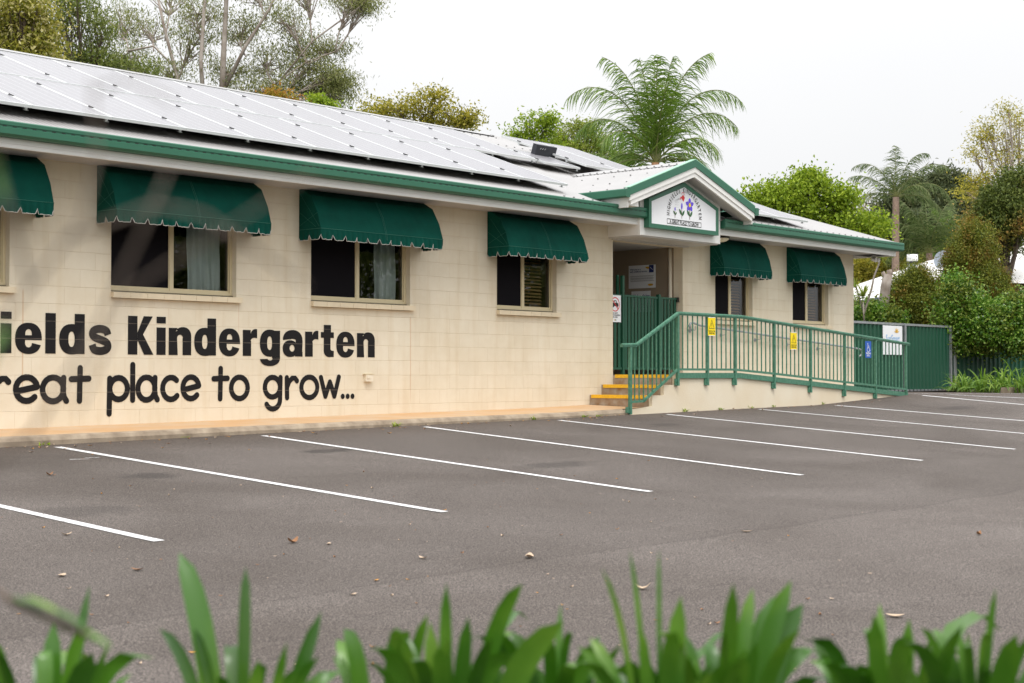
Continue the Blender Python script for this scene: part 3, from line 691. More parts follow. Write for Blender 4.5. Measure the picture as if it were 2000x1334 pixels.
def put_bold(txt, x_start, z):
    x = x_start
    for ch in txt:
        sh, w = bold(ch); mb = MB()
        for i, loops in enumerate(sh):
            mb.flat(loops, lambda u, v, x=x, i=i: (x+u, -.004-.0006*i, z+v))
        if mb.v: mb.build('letter', M_vinyl, letters)
        x += w+.043
    return x
def text_w(txt): return sum(bold(c)[1]+.043 for c in txt)
put_bold('Kindergarten', 10.01, .237)
put_bold('Highfields', 9.80-text_w('Highfields')+.043, .237)
def casual(c):
    E = lambda *a, **k: arc(*a, **k)
    x = 1.0
    g = {'a': ([E(.42, .48, .40, .47, 40, 400, n=20), [(.82, .93), (.80, .45), (.84, .18), (.93, .02)]], .98),
         'b': ([[(.08, 1.45), (.08, .03)], E(.50, .48, .40, .46, 0, 360, n=20)], .95),
         'c': ([E(.46, .48, .40, .46, 48, 318, n=16)], .82),
         'e': ([[(.12, .42), (.84, .58)], E(.47, .50, .40, .46, 12, 318, n=18)], .90),
         'g': ([E(.42, .50, .38, .44, 40, 400, n=20), [(.82, .93), (.80, .0)]+E(.44, -.05, .36, .42, 0, -150, n=10)], .92),
         'l': ([[(.08, 1.46), (.08, .02)]], .16), 'o': ([E(.45, .48, .42, .47, 0, 360, n=22)], .90),
         'p': ([[(.10, .90), (.08, -.52)], E(.50, .49, .40, .44, 0, 360, n=20)], .92),
         'r': ([[(.08, .92), (.10, .02)], [(.10, .50), (.20, .75), (.36, .90), (.50, .90), (.60, .78)]], .66),
         't': ([[(.34, 1.32), (.32, .02)], [(0, .88), (.68, .90)]], .70),
         'w': ([[(.02, .93), (.14, .5), (.26, .06)], [(.26, .06), (.38, .4), (.50, .72)], [(.50, .72), (.62, .4), (.74, .06)], [(.74, .06), (.86, .5), (.98, .95)]], 1.0),
         'A': ([[(.0, .0), (.45, 1.35), (.9, 0)], [(.18, .48), (.74, .48)]], .95), '.': ([[(.06, .04), (.061, .05)]], .13)}
    return g.get(c, ([], .55))
def put_casual(txt, x0, x1, z, xh):
    tot = sum(casual(c)[1]+.14 for c in txt)-.14; k = (x1-x0)/tot/xh; x = x0
    for ch in txt:
        st, w = casual(ch); mb = MB()
        for i, p in enumerate(st):
            pp = [(x+u*xh*k, z+v*xh) for u, v in p]
            if len(p) > 18 and abs(p[0][0]-p[-1][0]) < 1e-6:
                n = len(pp)-1; c0 = (sum(q[0] for q in pp[:-1])/n, sum(q[1] for q in pp[:-1])/n); wd = .035
                def off(s):
                    r = []
                    for j in range(n):
                        a = pp[(j-1) % n]; b = pp[(j+1) % n]; dx, dy = b[0]-a[0], b[1]-a[1]; l = math.hypot(dx, dy); r.append((pp[j][0]+dy/l*s, pp[j][1]-dx/l*s))
                    return r
                mb.flat([off(wd), off(-wd)], lambda u, v, i=i: (u, -.004-.0006*i, v))
            else: mb.flat([ribbon(pp, .070)], lambda u, v, i=i: (u, -.004-.0006*i, v))
        if mb.v: mb.build('letter', M_vinyl, letters)
        x += (w+.14)*xh*k
put_casual('A', 6.75, 7.02, -.30, .28)
put_casual('great', 7.95, 9.50, -.30, .285)
put_casual('place', 9.74, 11.03, -.30, .285)
put_casual('to', 11.24, 11.77, -.30, .285)
put_casual('grow...', 12.02, 13.54, -.30, .285)
# ------------------------------------------------------------------ text with the built-in font
def text(body, size, mapf, m, parent, name='print', sx=1.0, align='CENTER', bold_=0):
    c = bpy.data.curves.new('txt', 'FONT'); c.body = body; c.size = size; c.align_x = align; c.resolution_u = 3
    c.space_line = .95; c.offset = bold_
    o = bpy.data.objects.new('txt', c); COL.objects.link(o)
    bpy.context.view_layer.update()
    me = bpy.data.meshes.new_from_object(o); bpy.data.objects.remove(o); bpy.data.curves.remove(c)
    for v in me.vertices: v.co = Vector(mapf(v.co.x*sx, v.co.y))
    me.materials.clear(); me.materials.append(m); me.name = name
    return link(name, me, parent)
# hood sign
sg = thing('entrance_sign', 'house shaped white sign with green frame, flowers and arched kindergarten name over the entrance', 'sign', (20.105, -.66, 2.5))
SGx, SGa = 20.105, 3.15
outer = [(19.13, 2.345), (21.08, 2.345), (21.08, 2.80), (SGx, SGa), (19.13, 2.80)]
inner = [(19.20, 2.412), (21.01, 2.412), (21.01, 2.765), (SGx, 3.075), (19.20, 2.765)]
mb = MB()
for i in range(5):
    j = (i+1) % 5; q = [outer[i], outer[j], inner[j], inner[i]]
    mb.prism(q, lambda u, v, d: (u, d, v), -.755, -.652)
mb.build('sign_frame', M_green, sg)
mb = MB(); mb.prism(inner, lambda u, v, d: (u, d, v), -.746, -.655); mb.build('sign_panel', M_signw, sg)
SY = -.7495
def sgm(u, v): return (u, SY, v)
mb = MB(); bx = rect(19.62, 20.58, 2.44, 2.525); ib = rect(19.629, 20.571, 2.449, 2.516)
mb.flat([bx, ib], sgm); mb.build('tagline_box', M_black, sg)
text('A GREAT PLACE TO GROW', .082, lambda u, v: (SGx-.005+u*.80, SY, 2.453+v), M_black, sg, 'print', bold_=.0014)
word = 'HIGHFIELDS KINDERGARTEN'; n = len(word); rr = .39
wts = [.62 if c == 'I' else (.95 if c == ' ' else 1) for c in word]; tot = sum(wts); acc = 0
for c, w in zip(word, wts):
    ang = R(183)-R(186)*(acc+w/2)/tot; acc += w
    if c == ' ': continue
    def mp(u, v, a=ang):
        rad = rr+v; aa = a-u/(rr+.04)
        return (SGx+math.cos(aa)*rad*1.05, SY, 2.59+math.sin(aa)*rad)
    text(c, .108, mp, M_black, sg, 'letter', sx=.66, bold_=.0022)
def petal(mb, cx, cy, a, l, w, mi=0, y=SY):
    d = (math.cos(a), math.sin(a)); s = (-d[1], d[0])
    pts = [(0, 0), (.3, .7), (.55, 1), (.8, .7), (1, 0), (.8, -.7), (.55, -1), (.3, -.7)]
    mb.flat([[(cx+d[0]*l*p+s[0]*w*q, cy+d[1]*l*p+s[1]*w*q) for p, q in pts]], lambda u, v: (u, y, v), mi)
em = [M_brownp, M_leafg, M_violet, M_yellow, M_red, M_grey]
for (fx, zt, q) in ((20.25, 2.79, 1), (20.03, 2.70, 1), (19.84, 2.66, .6)):
    mb = MB(); mb.flat([rect(fx-.005, fx+.005, 2.55, zt)], sgm, 0)
    petal(mb, fx, 2.60, R(125), .13*q, .024*q, 1, SY-.001); petal(mb, fx, 2.585, R(55), .13*q, .024*q, 1, SY-.001)
    if fx == 20.25:
        for k in range(5): petal(mb, fx, 2.79, R(90+72*k), .118, .036, 2, SY-.001-.0003*k)
        mb.flat([arc(fx, 2.79, .030, .034, 0, 345, 14)], lambda u, v: (u, SY-.0035, v), 3)
    elif fx == 20.03: petal(mb, fx, 2.685, R(90), .13, .024, 2, SY-.001)
    else: petal(mb, fx, 2.655, R(90), .07, .016, 2, SY-.001)
    mb.build('flower_print', em, sg)
mb = MB()
mb.flat([[(20.01, 2.89), (20.06, 2.945), (20.115, 2.90), (20.075, 2.83)]], lambda u, v: (u, SY-.001, v), 4)
mb.flat([[(20.02, 2.90), (19.985, 2.855), (19.972, 2.862), (20.0, 2.91)]], lambda u, v: (u, SY-.0015, v), 4)
mb.flat([ribbon(arc(20.06, 2.95, .035, .03, -30, 190, 8), .010, False)], lambda u, v: (u, SY-.002, v), 4)
mb.build('watering_can_print', em, sg)
mb = MB()
for k in range(3):
    for j in range(9):
        a = R(85+j*11); x = 19.98+math.cos(a)*(.10+.055*k)-.02; z = 2.70+math.sin(a)*(.17-.005*k)
        if j < 5: mb.flat([rect(x-.003, x+.003, z-.008, z+.008)], sgm, 5)
        else: mb.flat([rect(19.855+.035*k, 19.860+.035*k, 2.80-.026*(j-5)*1.6, 2.815-.026*(j-5)*1.6)], sgm, 5)
mb.build('water_drops_print', em, sg)
# ------------------------------------------------------------------ awnings
AP0 = [(0, 2.43), (.20, 2.31), (.318, 2.09), (.385, 1.87)]
def awning(x0, x1, label, pf):
    AP = [(p*pf, z) for p, z in AP0]; PD = .385*pf+.004
    t = thing('window_awning', label, 'awning', ((x0+x1)/2, 0, 2.4), 'green scalloped awnings over the windows')
    mb = MB(); nx = max(8, int((x1-x0)/.07)); r = random.Random(int(x0*100))
    def sag(u, j): return -.006*math.sin(math.pi*u)*(1 if 0 < j < 3 else 0)+r.uniform(-.002, .002)
    rows = []
    for j, (p, z) in enumerate(AP):
        rows.append(len(mb.v))
        for i in range(nx+1):
            u = i/nx; mb.v.append((x0+(x1-x0)*u, -.004-p, z+sag(u, j)))
    for j in range(len(AP)-1):
        for i in range(nx): mb.f.append((rows[j]+i, rows[j+1]+i, rows[j+1]+i+1, rows[j]+i+1)); mb.mi.append(0)
    for xx in (x0, x1):
        n = len(mb.v); mb.v += [(xx, -.004-p, z) for p, z in AP]+[(xx, -.004, 1.87)]; mb.f.append(tuple(range(n, n+len(AP)+1))); mb.mi.append(0)
    cano = mb.build('canopy', M_canvas, t)
    so = cano.modifiers.new('thickness', 'SOLIDIFY'); so.thickness = .004; so.offset = 0
    # valance: left side, front, right side with scalloped lower edge
    path = []; A = (x0, -.004); B = (x0, -PD); C_ = (x1, -PD); D = (x1, -.004)
    nl = 2; nf = max(3, round((x1-x0)/.205))
    def seg(p, q, nlobe):
        for i in range(nlobe*16):
            u = i/(nlobe*16); ph = (u*nlobe) % 1
            ps = ph+.10*math.sin(2*math.pi*ph)
            notch = max(0, math.cos(2*math.pi*ps))**2.8
            path.append((p[0]+(q[0]-p[0])*u, p[1]+(q[1]-p[1])*u, notch))
    seg(A, B, nl); seg(B, C_, nf); seg(C_, D, nl); path.append((D[0], D[1], 1))
    mb = MB(); zb = 1.735; top = 1.872; edge = []
    for i, (x, y, k) in enumerate(path):
        out = .012*math.sin(i*.9)+.008
        ny = -1 if abs(y+PD) < .01 else 0; nxx = -1 if abs(x-x0) < .01 else (1 if abs(x-x1) < .01 else 0)
        xb, yb = x+nxx*out*.6*(ny == 0), y+ny*out
        if i == 0: k = 0
        if i == len(path)-1: k = 0
        # the corners of the front flare a little
        z = zb+.062*k+r.uniform(-.003, .003)
        mb.v += [(x, y, top), ((x+xb)/2, (y+yb)/2, (top+z)/2), (xb, yb, z)]; edge.append((xb, yb, z))
        if i:
            n = len(mb.v)-6
            for q in (0, 1): mb.f.append((n+q, n+q+1, n+4+q, n+3+q)); mb.mi.append(0)
    v = mb.build('valance', M_canvas, t)
    so = v.modifiers.new('thickness', 'SOLIDIFY'); so.thickness = .003; so.offset = 0
    mb = MB(); mb.tube(edge, .0042, 5); mb.build('piping', M_piping, v)
    mb = MB(); s = .004
    mb.tube([(x0-s, -.02, 1.875), (x0-s, -PD-.003, 1.875), (x1+s, -PD-.003, 1.875), (x1+s, -.02, 1.875)], .0028, 4)
    m = (x0+x1)/2+.02
    for dx in (0, .022): mb.tube([(m+dx, -.008-p, z-.0+.004) for p, z in AP[1:]]+[(m+dx, -PD-.013, 1.79)], .0018, 4)
    for e in ((.02, 2.35, .36, 1.9), (.02, 2.1, .30, 1.9), (.02, 1.93, .33, 2.08)): mb.tube([(x0-s, -e[0], e[1]), (x0-s, -e[2]*pf, e[3])], .0014, 4)
    mb.build('stitching', M_stitch, t)
    mb = MB()
    mb.tube([(x0+.02, -.01, 1.86), (x0+.02, -PD+.014, 1.86), (x1-.02, -PD+.014, 1.86), (x1-.02, -.01, 1.86)], .011, 6); mb.build('frame', M_galv, t)
labels = ['wide green awning cut off by the left edge of the photo', 'wide green awning above the words Highfields Kindergarten, second from left', 'wide green awning above the window with a white drape',
          'narrower green awning just left of the entrance hood', 'small green awning just right of the entrance hood beneath the eave light', 'small green awning nearest the far corner of the building']
for (a, b, pf), lb in zip([(6.55, 8.79, 1.05), (9.585, 11.80, 1.05), (12.585, 14.80, 1.12), (16.17, 17.98, 1.12), (21.92, 23.46, .78), (24.45, 26.15, .80)], labels): awning(a, b, lb, pf)
# ------------------------------------------------------------------ solar panels
ALPHA = math.atan(SL); PL, PW = 2.175, 1.011
def make_panel(length=PL, width=PW):
    root = bpy.data.objects.new('solar_module', None); COL.objects.link(root); root.empty_display_size = .2
    mb = MB(); t = .022
    mb.box(0, width, 0, t, -.035, 0); mb.box(0, width, length-t, length, -.035, 0); mb.box(0, t, t, length-t, -.035, 0); mb.box(width-t, width, t, length-t, -.035, 0)
    for y in (length*.22, length*.78): mb.box(0, width+.016, y-.02, y+.02, -.070, -.036)
    mb.build('frame', M_alu, root)
    mb = MB(); mb.box(t, width-t, t, length-t, -.034, -.03); mb.build('back_sheet', mat('dark_back_sheet', (.16, .13, .10), .8), root)
    mb = MB(); mb.box(t, width-t, t, length-t, -.010, -.004); mb.build('glass', M_pv, root)
    for y in (length*.22, length*.78):
        mb = MB(); mb.box(-.030, .022, y-.022, y+.022, .001, .006); mb.box(-.014, .006, y-.022, y+.022, .006, .010); mb.box(-.004, .001, y-.04, y+.06, .002, .012); mb.build('clamp', M_black, root)
    mb = MB(); y = length*.03
    mb.box(width-.02, width+.01, y+.03, y+.05, -.075, -.036); mb.box(width-.03, width+.02, y+.02, y+.07, -.08, -.075); mb.build('foot', M_alu, root)
    return root
panel0 = make_panel(); used = False
PP = 1.0168
rows = [('bottom', 8.653-PP*5, 14, -.19, .16), ('upper', 19.50-PP*16, 16, 1.91, .16), ('raised', 20.53, 2, 1.66, .24), ('right', 22.60, 2, -.36, .16)]
pn = 0
def place_panel(x, y, dz, label):
    global used
    o = panel0 if not used else copy_tree(panel0); used = True
    o.location = (x, y, roofz(y)+dz); o.rotation_euler = (ALPHA, 0, 0)
    o['label'] = label; o['category'] = 'solar panel'; o['group'] = 'solar panels on the white roof'
    return o
for nm, x0, n, y, dz in rows:
    for i in range(n):
        k = {'bottom': 'solar panel in the lower row, number %d counting left from the entrance hood' % (n-i), 'upper': 'solar panel in the upper row, number %d counting left from the black box' % (n-i),
             'raised': ['raised solar panel beside the black box near the roof hip', 'raised solar panel farther right near the roof hip'][i % 2],
             'right': ['solar panel right of the porch gable, nearer the gable', 'solar panel right of the porch gable, nearer the roof corner'][i % 2]}[nm]
        o = place_panel(x0+PP*i, y, dz, k)
lp = make_panel(.93, .95); lp.location = (19.52, 1.75, roofz(1.75)+.16); lp.rotation_euler = (ALPHA, 0, 0); tag(lp, 'short solar panel at the upper row end, below the black box', 'solar panel', 'solar panels on the white roof')
bx = thing('isolator_box', 'small black electrical box on the roof between two solar arrays', 'electrical box', (20.55, 2.2, roofz(2.2)))
mb = MB(); a_ = Vector((20.06, 2.48, roofz(2.48)+.12)); ux = Vector((1, 0, 0)); uy = Vector((0, math.cos(ALPHA), math.sin(ALPHA))); un = ux.cross(uy)
mb.v = [tuple(a_+ux*p*.55+uy*q*.10+un*r*.22) for r in (0, 1) for q in (0, 1) for p in (0, 1)]
for f in ((0, 2, 3, 1), (4, 5, 7, 6), (0, 1, 5, 4), (2, 6, 7, 3), (0, 4, 6, 2), (1, 3, 7, 5)): mb.f.append(f); mb.mi.append(0)
mb.build('case', mat('black_plastic', (.03, .032, .04), .4), bx)
mb = MB()
for i in range(3):
    p = a_+ux*(.10+.06*i)+un*.14-uy*.003; mb.bar(p, p+ux*.03+un*.03, .004, .012)
mb.tube([a_+ux*.05-un*.02, a_+ux*.2-un*.06-uy*.05, a_+ux*.5-un*.05-uy*.08, a_+ux*.9-un*.03-uy*.10], .008, 5); mb.build('cable', M_grey, bx)
# ------------------------------------------------------------------ porch: ramp, steps, rails, gate
RX1 = 26.9
def rz(x): return 0 if x < 20.95 else -.385*(x-20.95)/(RX1-20.95)
ramp = thing('entrance_ramp', 'cream sided concrete ramp and landing with three yellow edged steps at the entrance', 'ramp', (22, -.6, -.6))
mb = MB(); xs = [18.56, 18.86, 18.86, 19.17, 19.17]+fr(20.95, RX1, 1.0)
top = [(18.56, -.318), (18.86, -.318), (18.86, -.158), (19.17, -.158), (19.17, -.006), (20.95, -.006)]+[(x, rz(x)-.006) for x in fr(21.5, RX1, .6)]
mb.prism([(17.93, -.80), (17.93, pz(17.93, -1.06)-.012), (18.3, pz(18.3, -1.06)+.0), (18.56, pz(18.54, -1)+.02)]+top+[(RX1, -.8)], lambda u, v, d: (u, d, v), -1.235, -1.17)
mb.build('side_wall', M_render, ramp)
mb = MB(); mb.prism([(19.17, -.8), (19.17, 0), (20.95, 0)]+[(x, rz(x)) for x in fr(21.5, RX1, .6)]+[(RX1, -.8)], lambda u, v, d: (u, d, v), -1.168, -.002); mb.box(19.165, 21.095, 0, 2.4, -.8, 0); mb.build('ramp_slab', mat('pale_ramp_concrete', (.46, .40, .32), .9), ramp)
for k, (xa, za) in enumerate(((18.56, -.318), (18.86, -.158), (19.17, 0))):
    mb = MB(); e = xa+.31 if k < 2 else xa+.005
    if k < 2: mb.box(xa, e-.002, -1.168, -.002, -.8, za-.001)
    else: mb.box(xa-.012, xa-.001, -1.168, -.002, -.17, za-.001)
    stp = mb.build('step', M_step, ramp)
    mb = MB(); mb.box(xa-.016, xa+.055, -1.14, -.045, za-.05, za+.004); mb.build('nosing', M_nosing, stp)
rail = thing('ramp_railing', 'green steel balustrade with slim bars running down the ramp and steps', 'railing', (22, -1.26, -.4))
PXS = [19.19, 20.0, 20.8, 21.99, 23.18, 24.37, 25.52, 26.72]; RYY = -1.262
def trail(x): return .965+rz(x)*.96
def brail(x): return .085+rz(x)*.98
def top_rail(pts, nm='top_rail'):
    mb = MB()
    for a, b in zip(pts[:-1], pts[1:]):
        mb.bar(a, b, .068, .022); dn = Vector((0, 0, -.022)); mb.bar(Vector(a)+dn, Vector(b)+dn, .05, .018)
        mb.tube([Vector(a)+Vector((0, 0, .006)), Vector(b)+Vector((0, 0, .006))], .020, 8)
    mb.build(nm, M_rail, rail)
top_rail([(19.19, RYY, trail(19.19)), (21.0, RYY, trail(21.0))]+[(x, RYY, trail(x)) for x in (21.99, 23.18, 24.37, 25.52, 26.85)])
top_rail([(17.76, RYY, .445), (18.12, RYY, .455), (19.19, RYY, .965)], 'stair_top_rail')
mb = MB()
for a, b in zip(PXS[:-1], PXS[1:]): mb.bar((a, RYY, brail(a)), (b, RYY, brail(b)), .035, .035)
mb.build('bottom_rail', M_rail, rail)
mb = MB(); mb.bar((17.97, RYY, -.41), (18.30, RYY, -.40), .032, .035); mb.bar((18.29, RYY, -.405), (19.19, RYY, brail(19.19)), .032, .035); mb.build('stair_bottom_rail', M_rail, rail)
mb = MB(); mb.bar((19.22, -1.252, -.012), (20.95, -1.252, -.012), .03, .085); mb.bar((20.95, -1.252, -.012), (RX1-.1, -1.252, rz(RX1-.1)-.007), .03, .085); mb.build('kick_plate', M_rail, rail)
for x in PXS:
    mb = MB(); z = rz(x); mb.box(x-.022, x+.022, RYY-.022, RYY+.022, max(z-.17, gz(x, RYY)+.0), trail(x)-.03)
    ft = mb.build('post', M_rail, rail)
    mb = MB(); mb.box(x-.065, x-.024, RYY-.006, RYY+.024, max(z-.165, gz(x, RYY)+.01), z-.06); mb.tube([(x-.045, RYY-.006, z-.11), (x-.045, RYY-.014, z-.11)], .009, 6); mb.build('bracket', M_rail, ft)
mb = MB(); x = 17.97
mb.bar((x-.0, RYY, .44), (x+.0, RYY, gz(x, RYY)+.01), .045, .045)
ft = mb.build('post', M_rail, rail)
mb = MB(); mb.box(x-.08, x-.024, RYY-.01, RYY+.03, gz(x, RYY)+.03, gz(x, RYY)+.12); mb.build('bracket', M_rail, ft)
nb = 0
for a, b in zip(PXS[:-1], PXS[1:]):
    n = 5 if b-a < 1 else 8
    for i in range(1, n+1):
        xx = a+(b-a)*i/(n+1); mb = MB(); mb.box(xx-.008, xx+.008, RYY-.008, RYY+.008, brail(xx)+.01, trail(xx)-.03); mb.build('baluster', M_rail, rail); nb += 1
for i in range(1, 11):
    xx = 17.97+(19.19-17.97)*i/11; zb = -.40 if xx < 18.3 else -.40+(xx-18.3)/.89*.485; zt = .455 if xx < 18.12 else .455+(xx-18.12)/1.07*.51
    mb = MB(); mb.box(xx-.008, xx+.008, RYY-.008, RYY+.008, zb, zt-.03); mb.build('baluster', M_rail, rail)
hr = thing('wall_handrail', 'grey galvanised tube handrail fixed to the cream wall beside the ramp', 'handrail', (24, -.08, .7))
mb = MB(); hy = -.085
hz = lambda x: .885+rz(x)*.93
pts = [(21.28, hy, .77), (21.20, hy, .79), (21.17, hy, .835), (21.20, hy, .88), (21.28, hy, .895)]+[(x, hy, hz(x)) for x in fr(21.5, 27.0, .7)]
zz = hz(27.0); pts += [(27.10, hy, zz-.02), (27.14, hy, zz-.07), (27.11, hy, zz-.13), (27.03, hy, zz-.15)]
mb.tube(pts, .019, 8); mb.build('tube', M_galv, hr, smooth=True)
for x in (21.35, 22.3, 23.4, 24.5, 25.6, 26.6):
    mb = MB(); z = hz(x); mb.tube([(x, hy, z-.02), (x, hy, z-.09), (x-.03, -.03, z-.10), (x-.05, 0, z-.10)], .007, 6); mb.tube([(x-.05, -.006, z-.10), (x-.05, 0, z-.10)], .035, 10); mb.build('bracket', M_galv, hr)
gate = thing('entrance_gate', 'dark green vertical slat gate closing the shaded entrance', 'gate', (20.1, .1, 0))
GYY = .10
def slat(x, z0, z1): 
    mb = MB(); mb.box(x-.031, x+.031, GYY-.008, GYY+.008, z0, z1); mb.build('slat', M_green_dark, gate)
for x0, x1 in ((19.18, 19.50), (19.58, 20.49), (20.58, 21.05)):
    mb = MB(); mb.box(x0, x1, GYY-.018, GYY+.018, 1.285, 1.32); mb.box(x0, x1, GYY-.018, GYY+.018, .085, .12); mb.build('gate_rail', M_green_dark, gate)
    n = round((x1-x0)/.092)
    for i in range(n): slat(x0+(x1-x0)*(i+.5)/n, .12, 1.285)
for x, zt, w in ((19.54, 1.63, .026), (20.535, 1.36, .03)):
    mb = MB(); mb.box(x-w, x+w, GYY-w, GYY+w, .004, zt); mb.box(x-w-.02, x+w+.02, GYY-.05, GYY+.05, .002, .01); mb.build('gate_post', M_green_dark, gate)
mb = MB(); mb.box(19.46, 19.50, GYY+.04, GYY+.075, 1.0, 1.64); mb.build('latch_post', M_green_dark, gate)
mb = MB(); mb.box(21.03, 21.09, GYY-.03, GYY+.02, 1.25, 1.33); mb.build('hinge', M_black, gate)
# signs
def sign(name, label, x0, x1, y, z0, z1, m, group=None, rot=None):
    t = thing(name, label, 'sign', ((x0+x1)/2, y, z0), group)
    mb = MB(); mb.box(x0, x1, y-.003, y+.003, z0, z1); mb.build('plate', m, t); return t
yy = GYY-.025
s1 = sign('car_safety_sign', 'white no cars sign with red circle hanging on the entrance gate', 19.165, 19.465, yy, .86, 1.30, M_signw)
cx, cz = 19.31, 1.15; f = lambda u, v: (u, yy-.0045, v)
mb = MB(); mb.flat([arc(cx, cz, .118, .118, 0, 355, 36), arc(cx, cz, .102, .102, 0, 355, 36)], f); mb.build('red_ring', M_red, s1)
mb = MB(); mb.flat([[(cx-.085, cz-.012), (cx-.075, cz+.02), (cx-.045, cz+.028), (cx-.025, cz+.065), (cx+.03, cz+.065), (cx+.05, cz+.025), (cx+.085, cz+.015), (cx+.088, cz-.028), (cx-.085, cz-.028)], [(cx-.02, cz+.028), (cx-.01, cz+.052), (cx+.02, cz+.052), (cx+.03, cz+.028)]], f)
for wx in (-.05, .05): mb.flat([arc(cx+wx, cz-.03, .022, .022, 0, 345, 14)], lambda u, v: (u, yy-.005, v))
mb.build('car_symbol', M_black, s1)
mb = MB(); mb.flat([[(cx-.078, cz+.066), (cx-.066, cz+.078), (cx+.078, cz-.066), (cx+.066, cz-.078)]], lambda u, v: (u, yy-.006, v)); mb.build('red_bar', M_red, s1)
text('DO NOT\nLEAVE CHILDREN\nIN CARS', .034, lambda u, v: (cx+u, yy-.0045, .995+v), M_black, s1, bold_=.001)
mb = MB(); mb.flat([arc(cx-.02, .895, .012, .012, 0, 330, 8)], f, 0); mb.flat([[(cx, .885), (cx+.03, .885), (cx+.015, .915)]], f, 1); mb.build('small_emblem', [M_gold, M_leafg], s1)
def warn(x, z1, label):
    y = RYY-.03; w, h = .20, .30; t = sign('warning_sign', label, x, x+w, y, z1-h, z1, M_yellow, 'yellow warning signs on the ramp railing')
    c = x+w/2; f = lambda u, v: (u, y-.0045, v); mb = MB()
    mb.flat([[(c-.075, z1-.185), (c+.075, z1-.185), (c, z1-.035)], [(c-.062, z1-.178), (c+.062, z1-.178), (c, z1-.052)]], f)
    mb.flat([[(c-.008, z1-.09), (c+.008, z1-.09), (c+.004, z1-.145), (c-.004, z1-.145)]], f); mb.flat([arc(c, z1-.16, .007, .007, 0, 330, 8)], f)
    mb.build('warning_triangle', M_black, t)
    text('WATCH THE\nHAND RAIL', .034, lambda u, v: (c+u*.9, y-.0045, z1-.235+v), M_black, t, bold_=.0008)
    mb = MB()
    for zz in (z1-.004, z1-h+.004): mb.box(x+.01, x+w-.01, y-.004, y+.03, zz-.004, zz+.004)
    mb.build('cable_tie', M_signw, t)
warn(19.98, .925, 'yellow triangle warning sign on the railing near the landing'); warn(22.47, .735, 'yellow triangle warning sign halfway down the ramp railing')
y = RYY-.03; s3 = sign('accessible_parking_sign', 'blue wheelchair parking only sign on the lower ramp railing', 25.08, 25.30, y, .315, .625, M_blue)
c = 25.19; zt = .625; f = lambda u, v: (u, y-.0045, v); mb = MB()
mb.flat([arc(c-.02, zt-.05, .012, .012, 0, 330, 10)], f); mb.flat([ribbon([(c-.02, zt-.068), (c-.012, zt-.125), (c+.035, zt-.125), (c+.055, zt-.175), (c+.07, zt-.17)], .013, False)], f)
mb.flat([ribbon(arc(c+.0, zt-.155, .045, .045, 120, 340, 14), .011, False)], lambda u, v: (u, y-.005, v)); mb.flat([ribbon([(c-.015, zt-.09), (c+.03, zt-.092)], .010, False)], lambda u, v: (u, y-.0055, v))
mb.build('wheelchair_symbol', M_signw, s3)
text('PARKING\nONLY', .044, lambda u, v: (c+u, y-.0045, .385+v), M_signw, s3, bold_=.001)
def poster(name, label, y0, y1, z0, z1):
    t = thing(name, label, 'poster', (21.09, y0, z0)); mb = MB(); mb.box(21.088, 21.094, y0, y1, z0, z1); mb.build('sheet', M_signw, t); return t
p1 = poster('welcome_poster', 'white welcome poster with yellow flower and navy square on the porch wall', .57, 1.16, 1.52, 1.925)
pm = lambda u, v: (21.0865, u, v)
mb = MB()
for i, zc in enumerate((1.735, 1.722, 1.700, 1.688, 1.676, 1.655, 1.642)):
    mb.flat([rect(.62 if i % 3 else .60, 1.12-.0, zc, zc+.005)], pm, 0)
mb.flat([arc(.70, 1.90, .095, .05, 180, 350, 8)], pm, 2); mb.flat([rect(.61, .71, 1.79, 1.92)], lambda u, v: (21.0855, u, v), 1); mb.flat([arc(.68, 1.575, .06, .02, 0, 350, 12)], pm, 2)
mb.flat([[(.63, 1.83), (.69, 1.88), (.685, 1.885), (.625, 1.835)], ], lambda u, v: (21.085, u, v), 3)
mb.build('print_block', [M_grey, M_navy, M_gold, M_signw], p1)
text('Welcome to a\nearly childhood service', .040, lambda u, v: (21.0855, 1.13-u, 1.84+v), M_navy, p1, align='LEFT', bold_=.0008)
p2 = poster('notice_poster', 'smaller white notice on the porch wall half hidden by the gate', .68, 1.10, 1.10, 1.47)
text("We're doing", .075, lambda u, v: (21.0855, .89-u, 1.36+v), M_navy, p2, bold_=.001)
# small wall fittings
eb = thing('power_outlet', 'small beige weatherproof outlet box on the wall after the word grow', 'outlet', (13.78, 0, -.05))
mb = MB(); mb.box(13.72, 13.85, -.05, 0, -.09, .005); mb.box(13.735, 13.80, -.058, -.05, -.05, -.01); mb.build('case', M_cream, eb); mb = MB(); mb.box(13.70, 13.87, -.056, -.001, .005, .012); mb.build('lid', M_frame, eb)
el = thing('eave_light', 'round black rimmed dome light under the eave beside the entrance hood', 'light', (21.75, -.35, 2.4))
mb = MB()
prof = [(.15, 0), (.155, -.03), (.14, -.035)]
def lathe(mb, prof, c, n=20):
    k = len(mb.v)
    for i in range(n):
        a = 2*math.pi*i/n
        for r_, z in prof: mb.v.append((c[0]+r_*math.cos(a), c[1]+r_*math.sin(a), c[2]+z))
    m = len(prof)
    for i in range(n):
        for j in range(m-1): mb.f.append((k+i*m+j, k+((i+1) % n)*m+j, k+((i+1) % n)*m+j+1, k+i*m+j+1)); mb.mi.append(0)
lathe(mb, prof, (21.75, -.35, 2.401)); mb.build('rim', M_black, el)
mb = MB(); lathe(mb, [(.14, -.03), (.13, -.06), (.09, -.085), (.04, -.098), (.001, -.10)], (21.75, -.35, 2.401)); mb.build('diffuser', mat('opal_diffuser', (.85, .78, .6), .4), el, smooth=True)
fl = thing('flood_light', 'twin eave security light under the far roof corner', 'light', (27.4, -.2, 2.4))
